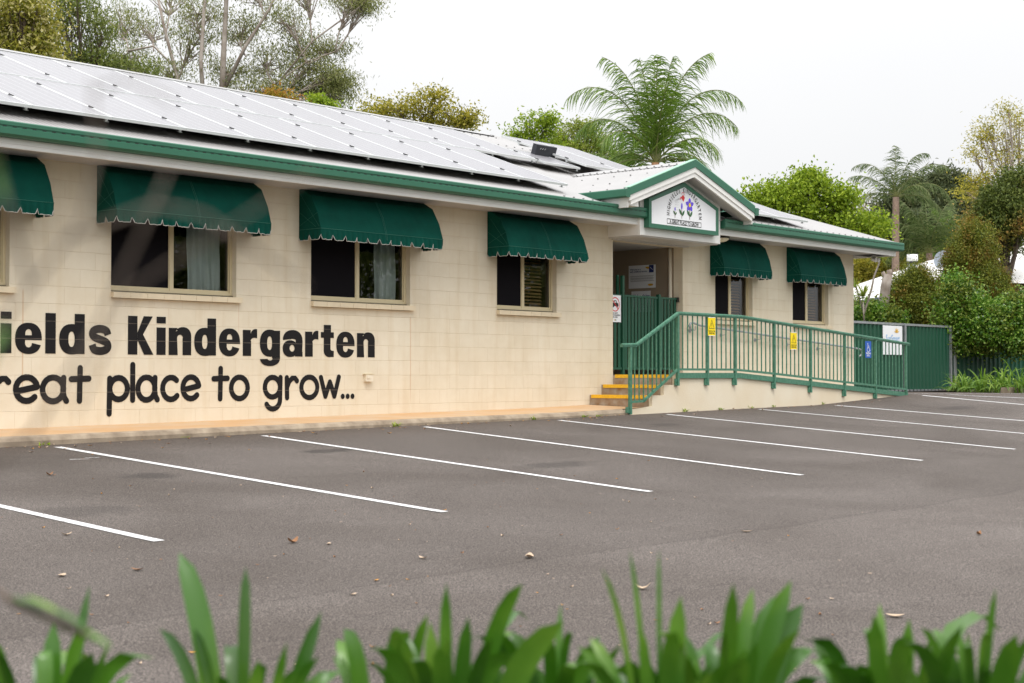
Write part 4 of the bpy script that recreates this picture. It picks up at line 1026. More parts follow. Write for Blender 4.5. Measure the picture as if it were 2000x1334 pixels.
mb = MB(); lathe(mb, [(.05, 0), (.05, -.04), (.001, -.04)], (27.35, -.25, 2.403), 12); mb.build('mount', M_white, fl)
for dx in (-.06, .07):
    mb = MB(); mb.tube([(27.35+dx, -.24, 2.33), (27.35+dx, -.33, 2.31)], [.035, .05], 12); mb.build('lamp_head', M_white, fl)
# ------------------------------------------------------------------ fences
FY = 3.0
def fence(x0, x1, y0, y1, ztop, zbot, label, posts, rail_=True):
    t = thing('steel_fence', label, 'fence', ((x0+x1)/2, (y0+y1)/2, zbot))
    mb = MB(); prof = [(0, 0), (.075, 0), (.095, 1), (.145, 1), (.165, 0), (.20, 0)]; pts = []; L = math.hypot(x1-x0, y1-y0); d = ((x1-x0)/L, (y1-y0)/L); nrm = (d[1], -d[0]); s = 0
    while s < L:
        for u, h in prof[:-1]:
            if s+u <= L: pts.append((s+u, h*.035))
        s += .2
    for i, (u, h) in enumerate(pts):
        x = x0+d[0]*u+nrm[0]*h; yv = y0+d[1]*u+nrm[1]*h
        mb.v += [(x, yv, zbot), (x, yv, ztop-.02)]
        if i: mb.f.append((2*i-2, 2*i, 2*i+1, 2*i-1)); mb.mi.append(0)
    mb.build('sheeting', M_green_dark, t)
    mb = MB(); mb.bar((x0, y0, ztop-.012), (x1, y1, ztop-.012), .09, .055); mb.build('top_rail', M_galv, t)
    mb = MB(); mb.bar((x0, y0, zbot+.02), (x1, y1, zbot+.02), .07, .05); mb.build('bottom_rail', M_galv, t)
    for u in posts:
        x = x0+d[0]*u+nrm[0]*.05; yv = y0+d[1]*u+nrm[1]*.05
        mb = MB(); mb.box(x-.04, x+.04, yv-.025, yv+.025, zbot-.1, ztop+.0); mb.build('post', M_galv, t)
    return t
fence(27.0, 37.5, FY, FY, 1.285, -.42, 'green corrugated steel fence with grey rail behind the ramp foot', [7.85, 10.4])
fence(37.75, 52, FY+.1, FY-2.5, 1.30, -.45, 'darker green steel fence overhung by the hedge at right', [.1])
ss = thing('sun_safety_sign', 'white sun safety sign with sun rays and pale blue words on the green fence', 'sign', (34.2, 2.94, .5))
mb = MB(); mb.box(33.68, 34.68, 2.935, 2.945, .50, 1.225); mb.build('plate', M_signw, ss)
text('SunSmart', .26, lambda u, v: (34.18+u*.72, 2.931, .82+v), M_paleblue, ss, bold_=.003)
mb = MB(); 
for k in range(5): petal(mb, 34.38, 1.05, R(20+k*35), .13, .016, 0, 2.93)
mb.build('sun_rays', M_gold, ss)
# ------------------------------------------------------------------ foliage
def unit(v): return v/np.maximum(np.linalg.norm(v, axis=1, keepdims=True), 1e-9)
def leaves_np(cent, length, width, rng, hang=0.0, flat=0.0, outward=None):
    n = len(cent); a = rng.normal(size=(n, 3)); a[:, 2] -= hang*1.5; a = unit(a)
    b = rng.normal(size=(n, 3)); 
    if flat: b[:, 2] *= (1-flat); a[:, 2] *= (1-flat*.6); a = unit(a)
    b = unit(b-a*(a*b).sum(1, keepdims=True))
    L = length*rng.uniform(.6, 1.3, (n, 1)); W_ = width*rng.uniform(.6, 1.3, (n, 1))
    nn = np.cross(a, b)*W_*.35
    v = np.stack([cent-a*L/2, cent+b*W_/2+nn-a*L*.05, cent+a*L/2, cent-b*W_/2+nn-a*L*.05], 1).reshape(-1, 3)
    q = np.arange(n*4).reshape(-1, 4); return v, q
def bez(a, b, c, n=6):
    return [a*(1-t)**2+b*2*t*(1-t)+c*t*t for t in [i/n for i in range(n+1)]]
def tree(name, label, cat, t, trunk_px, ground_z, blobs, leaf, lm, bark, trunk_r=.2, clumps=14, per=60, cr=.55, hang=0, flat=0, seed=1, group=None, fork=None, limb=1.0, depth_k=.8, twigs=True, trunk_lean=0, starts=None):
    """blobs: (px, py, rx, ry) in photograph pixels seen at distance t; real ellipsoids in the scene"""
    rng = np.random.default_rng(seed); r = random.Random(seed); sc = t/FPX
    hub0 = at(trunk_px, fork or (sum(b[1] for b in blobs)/len(blobs)+60), t); base = Vector((hub0.x+trunk_lean, hub0.y, ground_z))
    root = thing(name, label, cat, base, group)
    mb = MB(); top = hub0
    mid = (base+top)/2+Vector((r.uniform(-.3, .3), r.uniform(-.3, .3), 0))
    mb.tube(bez(base, mid, top, 6), [trunk_r*(1.25-.5*i/6) for i in range(7)], 9)
    cents = []
    for bi, (bx, by, rx, ry) in enumerate(blobs):
        dt = r.uniform(-1, 1)*rx*sc*depth_k; c = at(bx, by, t+dt); rxx, ryy = rx*sc, ry*sc
        start = top+Vector((0, 0, -r.uniform(0, .15)*(top.z-base.z)))
        if starts:
            q_ = min(starts, key=lambda a: (a[0]-bx)**2+((a[1]-by-60)*1.2)**2); start = at(q_[0], q_[1], 43.5)
        m = start*.45+c*.55+Vector((r.uniform(-.3, .3), r.uniform(-.3, .3), -abs(c.z-start.z)*.12+rxx*.1)); low = c+Vector((0, 0, -ryy*.3))
        br = bez(start, m, low, 7); r0 = trunk_r*.5*limb; r1 = max(.012, trunk_r*.14)
        mb.tube(br, [r0+(r1-r0)*(i/7)**.7 for i in range(8)], 6)
        nc = max(4, int(clumps*r.uniform(.8, 1.2)))
        for k in range(nc):
            d = rng.normal(size=3); d /= np.linalg.norm(d); rad = rng.uniform(.45, 1)**.6
            p = c+Vector((d[0]*rxx*rad, d[1]*rxx*rad*depth_k, d[2]*ryy*rad))
            if twigs:
                s0 = br[r.randint(3, 7)]; mm = s0*.5+p*.5+Vector((0, 0, -.06*rxx)); mb.tube(bez(s0, mm, p, 4), [r1*.8, r1*.65, r1*.5, r1*.35, r1*.2], 4, cap=False)
            n = int(per*rng.uniform(.5, 1.5)); cc = rng.normal(size=(n, 3))*cr*np.array([.5, .5, .34])*rng.uniform(.7, 1.25)
            cents.append(cc+np.array(p))
    mb.build('trunk', bark, root, smooth=True)
    cents = np.concatenate(cents); v, q = leaves_np(cents, leaf[0], leaf[1], rng, hang, flat)
    np_mesh(v, q, lm, 'crown', root)
    return root
LM_gum = leafmat('gum_leaves', [(.13, .155, .045), (.22, .25, .08), (.34, .36, .13), (.42, .42, .18)], .45)
LM_olive = leafmat('olive_yellow_leaves', [(.14, .15, .015), (.30, .29, .03), (.48, .42, .05), (.58, .50, .10)], .45)
LM_cream = leafmat('leaves_and_cream_blossom', [(.16, .18, .02), (.30, .30, .04), (.42, .38, .06), (.75, .68, .35)], .4)
LM_mid = leafmat('mid_green_leaves', [(.10, .14, .03), (.19, .24, .05), (.32, .36, .09)], .45)
LM_lime = leafmat('lime_green_leaves', [(0.138, 0.220, 0.017), (0.275, 0.396, 0.022), (0.440, 0.550, 0.055)], .4)
LM_bright = leafmat('bright_round_leaves', [(.14, .20, .02), (.28, .35, .05), (.42, .46, .10)], .45)
LM_pine = leafmat('pine_needles', [(.045, .065, .03), (.09, .115, .045), (.16, .175, .07)], .2)
LM_palm = leafmat('palm_leaflets', [(.08, .15, .015), (.15, .26, .03), (.27, .38, .07)], .4, rough=.4, spec=.5)
LM_palm2 = leafmat('dusty_palm_leaflets', [(.05, .085, .02), (.10, .15, .04), (.20, .24, .09)], .3)
LM_hedgeb = leafmat('bronze_hedge_leaves', [(.06, .09, .010), (.13, .17, .02), (.22, .25, .03), (.32, .32, .05)], .3, patch=[(.13, .12, .02), (.26, .18, .03), (.40, .22, .045), (.17, .18, .02), (.12, .15, .02)], pscale=1.2, lo=.47, hi=.57)
LM_hedgeg = leafmat('glossy_green_hedge_leaves', [(.035, .10, .008), (.09, .22, .018), (.20, .38, .035), (.42, .55, .12)], .4, rough=.35, spec=.5, patch=[(.06, .12, .015), (.15, .22, .03), (.34, .36, .06)], pscale=1.5)
LM_dark = leafmat('dark_green_orange_leaves', [(.06, .09, .015), (.11, .15, .03), (.20, .24, .05)], .3, patch=[(.20, .20, .04), (.34, .25, .05), (.42, .20, .06)], pscale=.8, lo=.52, hi=.62)
LM_orange = leafmat('orange_tip_leaves', [(.20, .20, .02), (.40, .28, .03), (.50, .22, .05)], .4)
LM_strap2 = leafmat('bright_strap_leaves', [(.08, .17, .02), (.16, .30, .04), (.30, .42, .07)], .35)
LM_strap = leafmat('strap_leaves', [(.018, .075, .003), (.04, .14, .006), (.09, .23, .015)], .22, rough=.34, spec=.7, patch=[(.05, .13, .008), (.12, .27, .02), (.26, .38, .05)], pscale=5, lo=.44, hi=.7)
GZB = -.6
# big gum with pale limbs, its top above the frame
tree('gum_tree', 'tall open gum tree with pale bare limbs behind the left of the roof', 'tree', 44, 440, GZB,
     [(300, 60, 70, 40), (230, 40, 60, 40), (255, 120, 55, 25), (340, -40, 90, 50), (430, -70, 90, 50), (380, 80, 45, 30), (520, 120, 60, 28), (470, 60, 50, 30), (560, 40, 45, 25), (540, 165, 55, 20), (600, -30, 60, 30), (690, 0, 45, 16), (640, 95, 38, 14), (590, 90, 45, 22), (640, 150, 32, 14), (620, 175, 45, 12), (440, 140, 45, 22), (330, 140, 40, 18), (500, -20, 70, 30), (385, 20, 50, 25), (655, 190, 30, 10), (710, 8, 26, 8), (665, 165, 30, 10), (600, 130, 40, 16), (480, 180, 60, 22)],
     (.135, .028), LM_gum, M_bark_eu, .18, clumps=27, per=42, cr=.50, hang=.9, seed=11, fork=215, limb=.26, depth_k=.9, starts=[(436, 150), (441, 60), (346, 170), (322, 80), (480, 110), (520, 40), (400, 100), (600, 125), (655, 105), (610, 85), (535, 165), (300, 100), (443, 0), (560, -40), (548, 200), (250, 105)])
mb = MB(); g = [o for o in bpy.data.objects if o.name == 'gum_tree'][0]
for pts, r0 in (([(432, 240), (436, 120), (441, 20), (447, -90)], .17), ([(350, 250), (346, 150), (322, 60), (305, -20)], .11), ([(440, 170), (480, 90), (525, 20), (560, -60)], .10), ([(400, 230), (392, 120), (400, 0)], .12), ([(545, 160), (610, 80), (700, 15)], .05), ([(250, 100), (300, 90), (350, 140)], .06), ([(440, 235), (480, 200), (535, 165), (600, 120), (655, 100)], .07), ([(500, 190), (548, 200), (600, 195), (640, 185)], .045)):
    P_ = [at(x, y, 43.5) for x, y in pts]; mb.tube(P_, [.6*r0*(1-.18*i) for i in range(len(P_))], 8)
mb.build('limb', M_bark_eu, g, smooth=True)
tree('blossom_tree', 'dense yellow green tree with cream blossom at the top left corner', 'tree', 36, 30, GZB, [(20, 30, 55, 50), (70, 60, 32, 45), (10, 90, 50, 35), (50, 5, 40, 30), (-40, 40, 60, 60), (75, 105, 25, 22)],
     (.11, .06), LM_cream, M_bark_dk, .25, clumps=20, per=90, cr=.55, seed=12, fork=190)
tree('wispy_gum_tree', 'olive green wispy tree between the blossom tree and the tall gum', 'tree', 40, 170, GZB, [(130, 60, 38, 40), (165, 95, 35, 30), (120, 20, 35, 28), (200, 60, 30, 35), (190, 120, 30, 18), (230, 135, 25, 12), (150, -10, 45, 25), (130, 115, 30, 20), (280, 145, 22, 12)],
     (.14, .035), LM_mid, M_bark_dk, .16, clumps=18, per=55, cr=.5, hang=.6, seed=13, fork=180)
tree('rounded_olive_tree', 'yellow olive rounded tree above the roof ridge in the middle', 'tree', 60, 835, GZB, [(830, 200, 42, 22), (880, 225, 36, 16), (780, 212, 42, 18), (740, 215, 36, 18), (860, 238, 36, 10), (905, 232, 24, 12), (720, 228, 24, 10), (810, 230, 30, 12), (850, 190, 26, 10), (915, 235, 12, 7)],
     (.15, .07), LM_olive, M_bark_dk, .18, clumps=9, per=70, cr=.55, flat=.2, seed=14, fork=262, limb=.8)
tree('upright_leafy_tree', 'small bright green upright tree left of the palm', 'tree', 50, 1035, GZB, [(1010, 262, 22, 14), (1040, 245, 20, 18), (1068, 250, 16, 22), (1030, 275, 35, 12), (1072, 232, 10, 10), (1075, 285, 25, 12)],
     (.13, .06), LM_lime, M_bark_dk, .1, clumps=14, per=32, cr=.42, seed=15, fork=310)
tree('domed_green_tree', 'domed green tree with clumped canopy just left of the palm crown', 'tree', 58, 1130, GZB, [(1130, 258, 34, 16), (1095, 270, 24, 12), (1165, 272, 24, 12), (1150, 250, 18, 9), (1110, 285, 30, 10), (1180, 290, 18, 14), (1205, 310, 15, 12), (1140, 295, 30, 12)],
     (.12, .06), LM_bright, M_bark_dk, .15, clumps=10, per=80, cr=.5, flat=.3, seed=16, fork=320)
tree('orange_tipped_sapling', 'orange tipped sapling poking above the roof below the gum', 'tree', 40, 545, GZB, [(535, 188, 20, 9), (560, 195, 16, 8)], (.12, .06), LM_orange, M_bark_dk, .06, clumps=14, per=28, cr=.35, seed=17, fork=230)
tree('yellow_green_sapling', 'yellow green sapling tip above the roof under the gum foliage', 'tree', 40, 622, GZB, [(618, 198, 12, 10), (640, 210, 12, 7)], (.11, .06), LM_lime, M_bark_dk, .05, clumps=14, per=30, cr=.3, seed=18, fork=230)
tree('lime_green_tree', 'broad lime green tree behind the right end of the roof', 'tree', 48, 1570, GZB, [(1500, 385, 45, 20), (1570, 375, 45, 24), (1540, 410, 70, 26), (1620, 410, 50, 26), (1660, 440, 45, 22), (1600, 450, 60, 22), (1480, 400, 26, 16), (1580, 352, 20, 8), (1640, 385, 25, 10), (1690, 455, 28, 14), (1700, 440, 20, 10), (1640, 465, 60, 18)],
     (.13, .075), LM_lime, M_bark_dk, .2, clumps=26, per=70, cr=.55, seed=19, fork=480)
tree('bare_twiggy_tree', 'nearly bare twiggy tree between the lime tree and the tall palm', 'tree', 60, 1645, GZB, [(1690, 395, 25, 20), (1670, 375, 15, 12), (1705, 420, 20, 15)], (.10, .03), LM_gum, M_bark_eu, .12, clumps=14, per=8, cr=.5, seed=20, fork=450)
tree('dark_pine_tree', 'dark bushy pine behind the tall palm', 'tree', 92, 1800, GZB, [(1800, 385, 50, 22), (1840, 360, 28, 18), (1770, 410, 55, 28), (1850, 410, 45, 25), (1820, 440, 70, 25), (1740, 445, 35, 28), (1870, 445, 40, 22), (1860, 385, 22, 15), (1780, 465, 70, 22), (1850, 470, 60, 20)],
     (.5, .10), LM_pine, M_bark_dk, .35, clumps=26, per=240, cr=1.1, seed=21, fork=480)
tree('tall_pale_gum', 'tall airy pale green gum at the right edge', 'tree', 66, 1985, GZB, [(1970, 215, 30, 14), (1990, 240, 25, 16), (1930, 250, 24, 12), (1965, 270, 30, 14), (1905, 300, 20, 9), (1950, 310, 32, 12), (1990, 305, 25, 14), (1900, 350, 16, 6), (1930, 345, 18, 8), (1975, 340, 25, 10), (1890, 375, 12, 5), (1920, 370, 14, 6), (2020, 260, 35, 40), (1915, 268, 14, 6)],
     (.16, .05), LM_olive, M_bark_eu, .2, clumps=12, per=34, cr=.62, hang=.3, flat=.4, seed=22, fork=400, limb=.35)
tree('dark_orange_flecked_tree', 'dense dark green tree with orange young leaves at the right edge', 'tree', 46, 1965, GZB, [(1975, 370, 32, 28), (1945, 400, 26, 28), (1990, 420, 40, 40), (1950, 440, 40, 34), (1920, 440, 26, 30), (2010, 360, 35, 35), (1960, 470, 45, 24)],
     (.12, .06), LM_dark, M_bark_dk, .2, clumps=26, per=110, cr=.5, seed=23, fork=520)
tree('yellow_green_shrub_tree', 'yellow green shrubby tree beyond the eave corner', 'tree', 84, 1715, GZB, [(1700, 515, 40, 16), (1740, 505, 30, 16), (1680, 540, 30, 22), (1720, 545, 35, 18), (1755, 520, 25, 14)],
     (.2, .1), LM_olive, M_bark_dk, .1, clumps=24, per=60, cr=.75, seed=24, fork=600)
tree('green_backdrop_tree', 'plain green tree low behind the neighbouring white roof', 'tree', 88, 1690, GZB, [(1680, 560, 40, 30), (1730, 560, 40, 22), (1790, 520, 50, 25), (1850, 500, 40, 30), (1690, 520, 30, 24), (1870, 470, 30, 20)],
     (.22, .1), LM_mid, M_bark_dk, .2, clumps=24, per=90, cr=.9, seed=25, fork=620)
# palms
def palm(name, label, base_px, crown, t, ground_z, fronds, trunk_r, lm, bark, leaflet=.5, hang=1.0, seed=1, wk=1.0):
    r = random.Random(seed); rng = np.random.default_rng(seed); hub = at(crown[0], crown[1], t); base = Vector((at(base_px, 700, t).x, at(base_px, 700, t).y, ground_z))
    root = thing(name, label, 'palm tree', base)
    mb = MB(); n = 14; mb.tube([base.lerp(hub, i/n) for i in range(n+1)], [trunk_r*(1.15-.3*i/n+(.04 if i % 2 else 0)) for i in range(n+1)], 10); mb.build('trunk', bark, root, smooth=True)
    V, Q = [], []; rb = MB(); cnt = 0
    for (az, el, ln, droop) in fronds:
        d = Vector((math.cos(az)*math.cos(el), math.sin(az)*math.cos(el), math.sin(el))); p = Vector(hub); pts = [Vector(p)]; ns = 26
        cur = Vector(d)
        for i in range(ns):
            cur = (cur+Vector((0, 0, -droop*(.4+1.6*(i/ns)**1.3)/ns))).normalized(); p = p+cur*ln/ns; pts.append(Vector(p))
        rb.tube(pts, [.028*(1-.9*i/ns)+.004 for i in range(ns+1)], 5)
        for i in range(3, ns+1):
            u = i/ns; tdir = (pts[min(i+1, ns)]-pts[i-1]).normalized(); side = tdir.cross(Vector((0, 0, 1)))
            side = side.normalized() if side.length > .05 else Vector((1, 0, 0)); upv = side.cross(tdir)
            L = leaflet*math.sin(math.pi*(.12+.83*u))**.45*(1.0-.25*u)
            for rep in range(3):
                for sgn in (-1, 1):
                    if r.random() < .12: continue
                    a = r.uniform(-1, 1); dirv = (side*sgn*r.uniform(.5, 1)+tdir*r.uniform(.7, 1.7)+upv*a*.8).normalized(); ll = L*r.uniform(.7, 1.15); wd = .0095*wk*r.uniform(.8, 1.3)
                    b0 = pts[i].lerp(pts[i-1], r.random()); q0 = b0; wv = tdir*wd; prev = None; dd = Vector(dirv)
                    for k in range(4):
                        w_ = wv*(1, 1, .7, .1)[k]
                        V += [tuple(q0-w_), tuple(q0+w_)]
                        if k: Q.append((cnt-2, cnt-1, cnt+1, cnt))
                        cnt += 2; dd = (dd+Vector((0, 0, -hang*.34*(.3+1.3*u)))).normalized(); q0 = q0+dd*ll/3
    rb.build('frond_stem', mat('palm_rachis', (.16, .17, .05), .5), root)
    np_mesh(np.array(V), np.array(Q), lm, 'fronds', root)
    return root
yaw = math.atan2(Rt.y, Rt.x)
r_ = random.Random(5); fr_ = []
for az, el, ln, dr_ in ((0, 68, 3.7, 2.7), (12, 58, 3.2, 2.3), (180, 68, 3.7, 2.7), (168, 57, 3.1, 2.3), (90, 86, 3.1, .7), (200, 80, 3.2, 1.1), (-20, 80, 3.2, 1.1), (270, 78, 3.0, 1.0), (290, 72, 2.9, 1.9), (80, 72, 3.0, 1.6), (15, 30, 1.9, 1.8), (-20, 12, 1.9, 1.5), (165, 30, 1.8, 1.8), (200, 10, 1.7, 1.5), (330, 40, 2.5, 2.1), (215, 44, 2.5, 2.1), (-5, 75, 3.5, 1.9), (186, 75, 3.5, 1.9)):
    fr_.append((yaw+R(az+r_.uniform(-6, 6)), R(min(el+4, 88)), ln*r_.uniform(.9, 1.03), dr_*.95))
palm('feathery_palm', 'large feathery palm with arching fronds behind the porch gable', 1278, (1280, 318), 42, GZB, fr_, .13, LM_palm, M_bark_rust, leaflet=1.12, hang=1.2, seed=2, wk=1.35)
r_ = random.Random(9); fr2 = [(yaw+R(az), R(el), ln, dr_) for az, el, ln, dr_ in ((5, 45, 3.0, 1.5), (170, 55, 2.6, 1.9), (190, 30, 2.4, 1.0), (80, 80, 2.2, .6), (-15, 28, 2.9, 2.2), (20, 10, 2.6, 1.6), (160, 10, 2.0, 1.2), (-40, 62, 2.6, 2), (240, 50, 2.4, 2), (60, 30, 2.4, 1.6), (0, 0, 2.2, 1.2), (300, 20, 2.3, 1.6))]
palm('tall_slim_palm', 'slim tall palm with ringed trunk beyond the right end of the roof', 1747, (1750, 385), 80, GZB, [(a, min(e+R(14), R(88)), l*1.25, d*1.15) for a, e, l, d in fr2], .2, LM_palm2, M_bark_palm, leaflet=.95, hang=1.2, seed=3, wk=1.6)
fr3 = [(yaw+R(az), R(el), ln, dr_) for az, el, ln, dr_ in ((0, 60, 2.6, 1.9), (180, 62, 2.6, 1.9), (90, 80, 2.2, .9), (200, 40, 2.6, 1.9), (-20, 40, 2.6, 1.9), (160, 75, 2.7, 1.4), (20, 76, 2.6, 1.4), (270, 60, 2.3, 1.8), (230, 70, 2.5, 1.8), (310, 66, 2.5, 1.8), (185, 20, 2.0, 1.3), (-5, 20, 2.0, 1.3))]
palm('low_drooping_palm', 'low grey green palm with drooping fronds above the white neighbouring roof', 1815, (1815, 495), 82, GZB, [(a, e, l*1.35, d) for a, e, l, d in fr3], .2, LM_palm2, M_bark_palm, leaflet=1.3, hang=1.5, seed=4, wk=1.8)
palm('small_fan_of_palm', 'smaller palm crown peeking between pine and hedge', 1870, (1870, 490), 86, GZB, [(a+.3, e, l*1.1, d) for a, e, l, d in fr3], .2, LM_palm, M_bark_palm, leaflet=1.0, wk=1.8, hang=1.2, seed=6)
palm('low_palm_behind_hood', 'low palm fronds showing between domed tree and feathery palm', 1215, (1215, 345), 44, GZB, [(a-.2, e, l*.55, d) for a, e, l, d in fr3], .08, LM_palm, M_bark_palm, leaflet=.4, hang=.7, seed=8)
# spiky dracaena
def rosette(mb, c, n, ln, w, r, up=.3):
    for i in range(n):
        a = r.uniform(0, 6.283); e = r.uniform(-.2, 1.35); d = Vector((math.cos(a)*math.cos(e), math.sin(a)*math.cos(e), math.sin(e)+up*.3)).normalized(); s = d.cross(Vector((0, 0, 1)))
        s = s.normalized()*w if s.length > .01 else Vector((w, 0, 0)); p = Vector(c); l = ln*r.uniform(.7, 1.1); pr = None
        for k in range(4):
            ww = s*(.6, 1, .7, .05)[k]; n0 = len(mb.v); mb.v += [tuple(p-ww), tuple(p+ww)]
            if k: mb.f.append((n0-2, n0-1, n0+1, n0)); mb.mi.append(0)
            d = (d+Vector((0, 0, -.12))).normalized(); p = p+d*l/3
dt = thing('dragon_plant', 'spiky two headed dracaena with bent stem beyond the building corner', 'plant', at(1690, 640, 41))
mb = MB(); mb.tube([at(1690, 680, 41), at(1688, 610, 41), at(1702, 565, 41), at(1707, 540, 41), at(1718, 512, 41)], [.035, .032, .03, .026, .024], 7); mb.tube([at(1688, 615, 41), at(1678, 580, 41), at(1672, 560, 41)], .02, 6); mb.tube([at(1688, 640, 40.8), at(1686, 590, 40.8)], .02, 6)
mb.build('stem', M_bark_eu, dt, smooth=True)
mb = MB(); rr_ = random.Random(3); rosette(mb, at(1720, 508, 41), 55, .50, .018, rr_); rosette(mb, at(1686, 580, 40.8), 60, .46, .018, rr_); rosette(mb, at(1670, 562, 41), 25, .4, .018, rr_); mb.build('leaf_head', LM_bright, dt)
st = thing('cut_stump', 'tall pale lopped tree stump in front of the white neighbouring roof', 'stump', at(1727, 640, 42))
mb = MB(); mb.tube([at(1722, 660, 42), at(1725, 600, 42), at(1730, 560, 42), at(1734, 536, 42)], [.17, .15, .14, .13], 9); mb.tube([at(1731, 548, 42), at(1727, 538, 42), at(1724, 531, 42)], [.08, .07, .05], 7); mb.tube([at(1733, 545, 42), at(1738, 534, 42), at(1736, 527, 42)], [.1, .09, .07], 7); mb.build('trunk', M_bark_eu, st, smooth=True)
# hedges: leaves spread through and over irregular masses
def hedge(name, label, t, blobs, leaf, lm, n, seed, group=None, cs=1.0, zmin=-.5):
    rng = np.random.default_rng(seed); sc = t/FPX; c0 = at(blobs[0][0], 760, t); root = thing(name, label, 'hedge', (c0.x, c0.y, -.45), group)
    C_ = []; tot = sum(b[2]*b[3] for b in blobs); mb = MB()
    for bi, (bx, by, rx, ry) in enumerate(blobs):
        c = np.array(at(bx, by, t)); m = int(n*rx*ry/tot); d = unit(rng.normal(size=(m, 3))); rad = 1-np.abs(rng.normal(size=(m, 1)))*.16
        lump = 1+.13*np.sin(d[:, :1]*7+bi)*np.cos(d[:, 1:2]*5+bi)+.10*np.sin(d[:, 2:]*11+bi*2)+rng.normal(size=(m, 1))*.06
        ax_ = np.array([rx*sc, rx*sc*.7, ry*sc]); K = max(12, int(m/130)); dc = unit(rng.normal(size=(K, 3))); cen = dc*ax_*rng.uniform(.78, 1.05, (K, 1))+c
        idx = rng.integers(0, K, m); sz = rng.uniform(.10, .24, (K, 1))*cs
        p = np.where(rng.random((m, 1)) < .72, cen[idx]+rng.normal(size=(m, 3))*sz[idx]*np.array([1, 1, .8]), d*rad*lump*ax_*.93+c); p[:, 2] = np.maximum(p[:, 2], zmin); C_.append(p)
    cc = np.concatenate(C_); v, q = leaves_np(cc, leaf[0], leaf[1], rng, .2); np_mesh(v, q, lm, 'foliage', root)
    return root
hedge('bronze_shrub', 'low bronze and orange tinged shrub mound behind the fence', 42.5, [(1775, 590, 48, 52), (1805, 610, 48, 45), (1750, 625, 40, 30), (1790, 550, 30, 28), (1830, 600, 30, 50)], (.075, .03), LM_hedgeb, 62000, 31, cs=.85)
hedge('tall_bronze_shrub', 'tall bronze green conical shrub above the fence', 43, [(1900, 510, 54, 60), (1912, 570, 66, 70), (1870, 590, 42, 60), (1903, 462, 34, 30), (1950, 600, 42, 55), (1870, 530, 30, 40), (1985, 630, 40, 35)], (.08, .03), LM_hedgeb, 105000, 32, cs=.85)
hedge('glossy_hedge', 'glossy bright green hedge spilling over the fence at right', 40.3, [(1885, 610, 35, 38), (1920, 630, 48, 38), (1965, 640, 45, 34), (1875, 645, 28, 22), (2010, 640, 45, 36), (1890, 580, 20, 22), (1930, 655, 45, 20), (2000, 610, 40, 30), (1860, 655, 25, 16), (1985, 660, 50, 22), (1900, 662, 40, 16), (1945, 628, 50, 30), (1850, 625, 20, 24), (1868, 575, 22, 34), (1862, 672, 12, 8), (1925, 676, 26, 8), (1978, 678, 22, 9), (2010, 590, 18, 16)], (.085, .055), LM_hedgeg, 80000, 33)
hedge('small_green_shrub', 'small bright leafed shrub behind the fence at the building corner', 41.5, [(1685, 622, 22, 13), (1715, 618, 22, 18), (1700, 630, 36, 10), (1742, 628, 16, 12)], (.10, .06), LM_hedgeg, 12000, 34)
hedge('back_garden_shrub', 'dull green shrub seen low behind the fence below the dracaena', 44, [(1690, 612, 40, 16), (1660, 610, 30, 18)], (.09, .04), LM_mid, 9000, 35)
# neighbouring house and its roof fittings
M_nroof = mat('neighbour_white_roof', (.82, .80, .77), .5)
nh = thing('white_roofed_house', 'neighbouring house with white hipped roof, solar panels and blue grey gutter behind the fence', 'house', (50, 6, -.5))
def rf(r, f, z): q = CAM+Rt*r+Fw*f; return Vector((q.x, q.y, z))
HE, HR = 2.8, 5.33
d_ = (rf(13.8, 45, 0)-rf(12.2, 76.7, 0)).normalized(); n_ = Vector((-d_.y, d_.x, 0)); n_ = n_ if n_.dot(Rt) > 0 else -n_
c1 = rf(12.2, 76.7, HE); w = 6.93; ln_ = 31.0
V3 = lambda p, z: Vector((p.x, p.y, z))
c2 = c1+d_*ln_; r1 = V3(c1+d_*w+n_*w, HR); r2 = V3(c2-d_*w+n_*w, HR); c3 = c2+n_*2*w; c4 = c1+n_*2*w
mb = MB(); ov = .6
q1, q2, q3, q4 = [V3(p, -.5) for p in (c1+d_*ov+n_*ov, c2-d_*ov+n_*ov, c3-d_*ov-n_*ov, c4+d_*ov-n_*ov)]
for a, b in ((q1, q2), (q2, q3), (q3, q4), (q4, q1)): mb.face([a, b, V3(b, HE), V3(a, HE)])
mb.build('wall', mat('tan_brick', (.35, .26, .18), .8), nh)
mb = MB(); mb.face([c1, c2, r2, r1]); mb.face([c2, c3, r2]); mb.face([c3, c4, r1, r2]); mb.face([c4, c1, r1]); mb.build('roof', M_nroof, nh)
mb = MB(); mb.bar(c1+Vector((0, 0, -.08)), c2+Vector((0, 0, -.08)), .14, .18); mb.build('gutter', mat('blue_grey_gutter', (.10, .14, .22), .5), nh)
M_pv2 = mat('grey_solar_glass', (.30, .28, .36), .3, spec=.8)
nr = (c2-c1).cross(r1-c1).normalized(); nr = nr if nr.z > 0 else -nr; up_ = nr.cross(d_).normalized(); up_ = up_ if up_.z > 0 else -up_
wl, wr, tl, tr = at(1944, 622, 50), at(2150, 622, 50), at(1956, 476, 58), at(2150, 476, 58)
bl, br_ = wl+(tl-wl)*1, 0
bk = Vector(((tl-wl).x, (tl-wl).y, 0)); gl, gr_ = V3(tl+bk, wl.z), V3(tr+bk, wl.z)
mb = MB(); mb.face([wl, wr, tr, tl]); mb.face([tl, tr, gr_, gl]); mb.build('wing_roof', M_nroof, nh)
mb = MB(); 
for a, b in ((wl, wr), (wr, gr_), (gl, wl)): mb.face([V3(a, -.5), V3(b, -.5), V3(b, wl.z-.02), V3(a, wl.z-.02)])
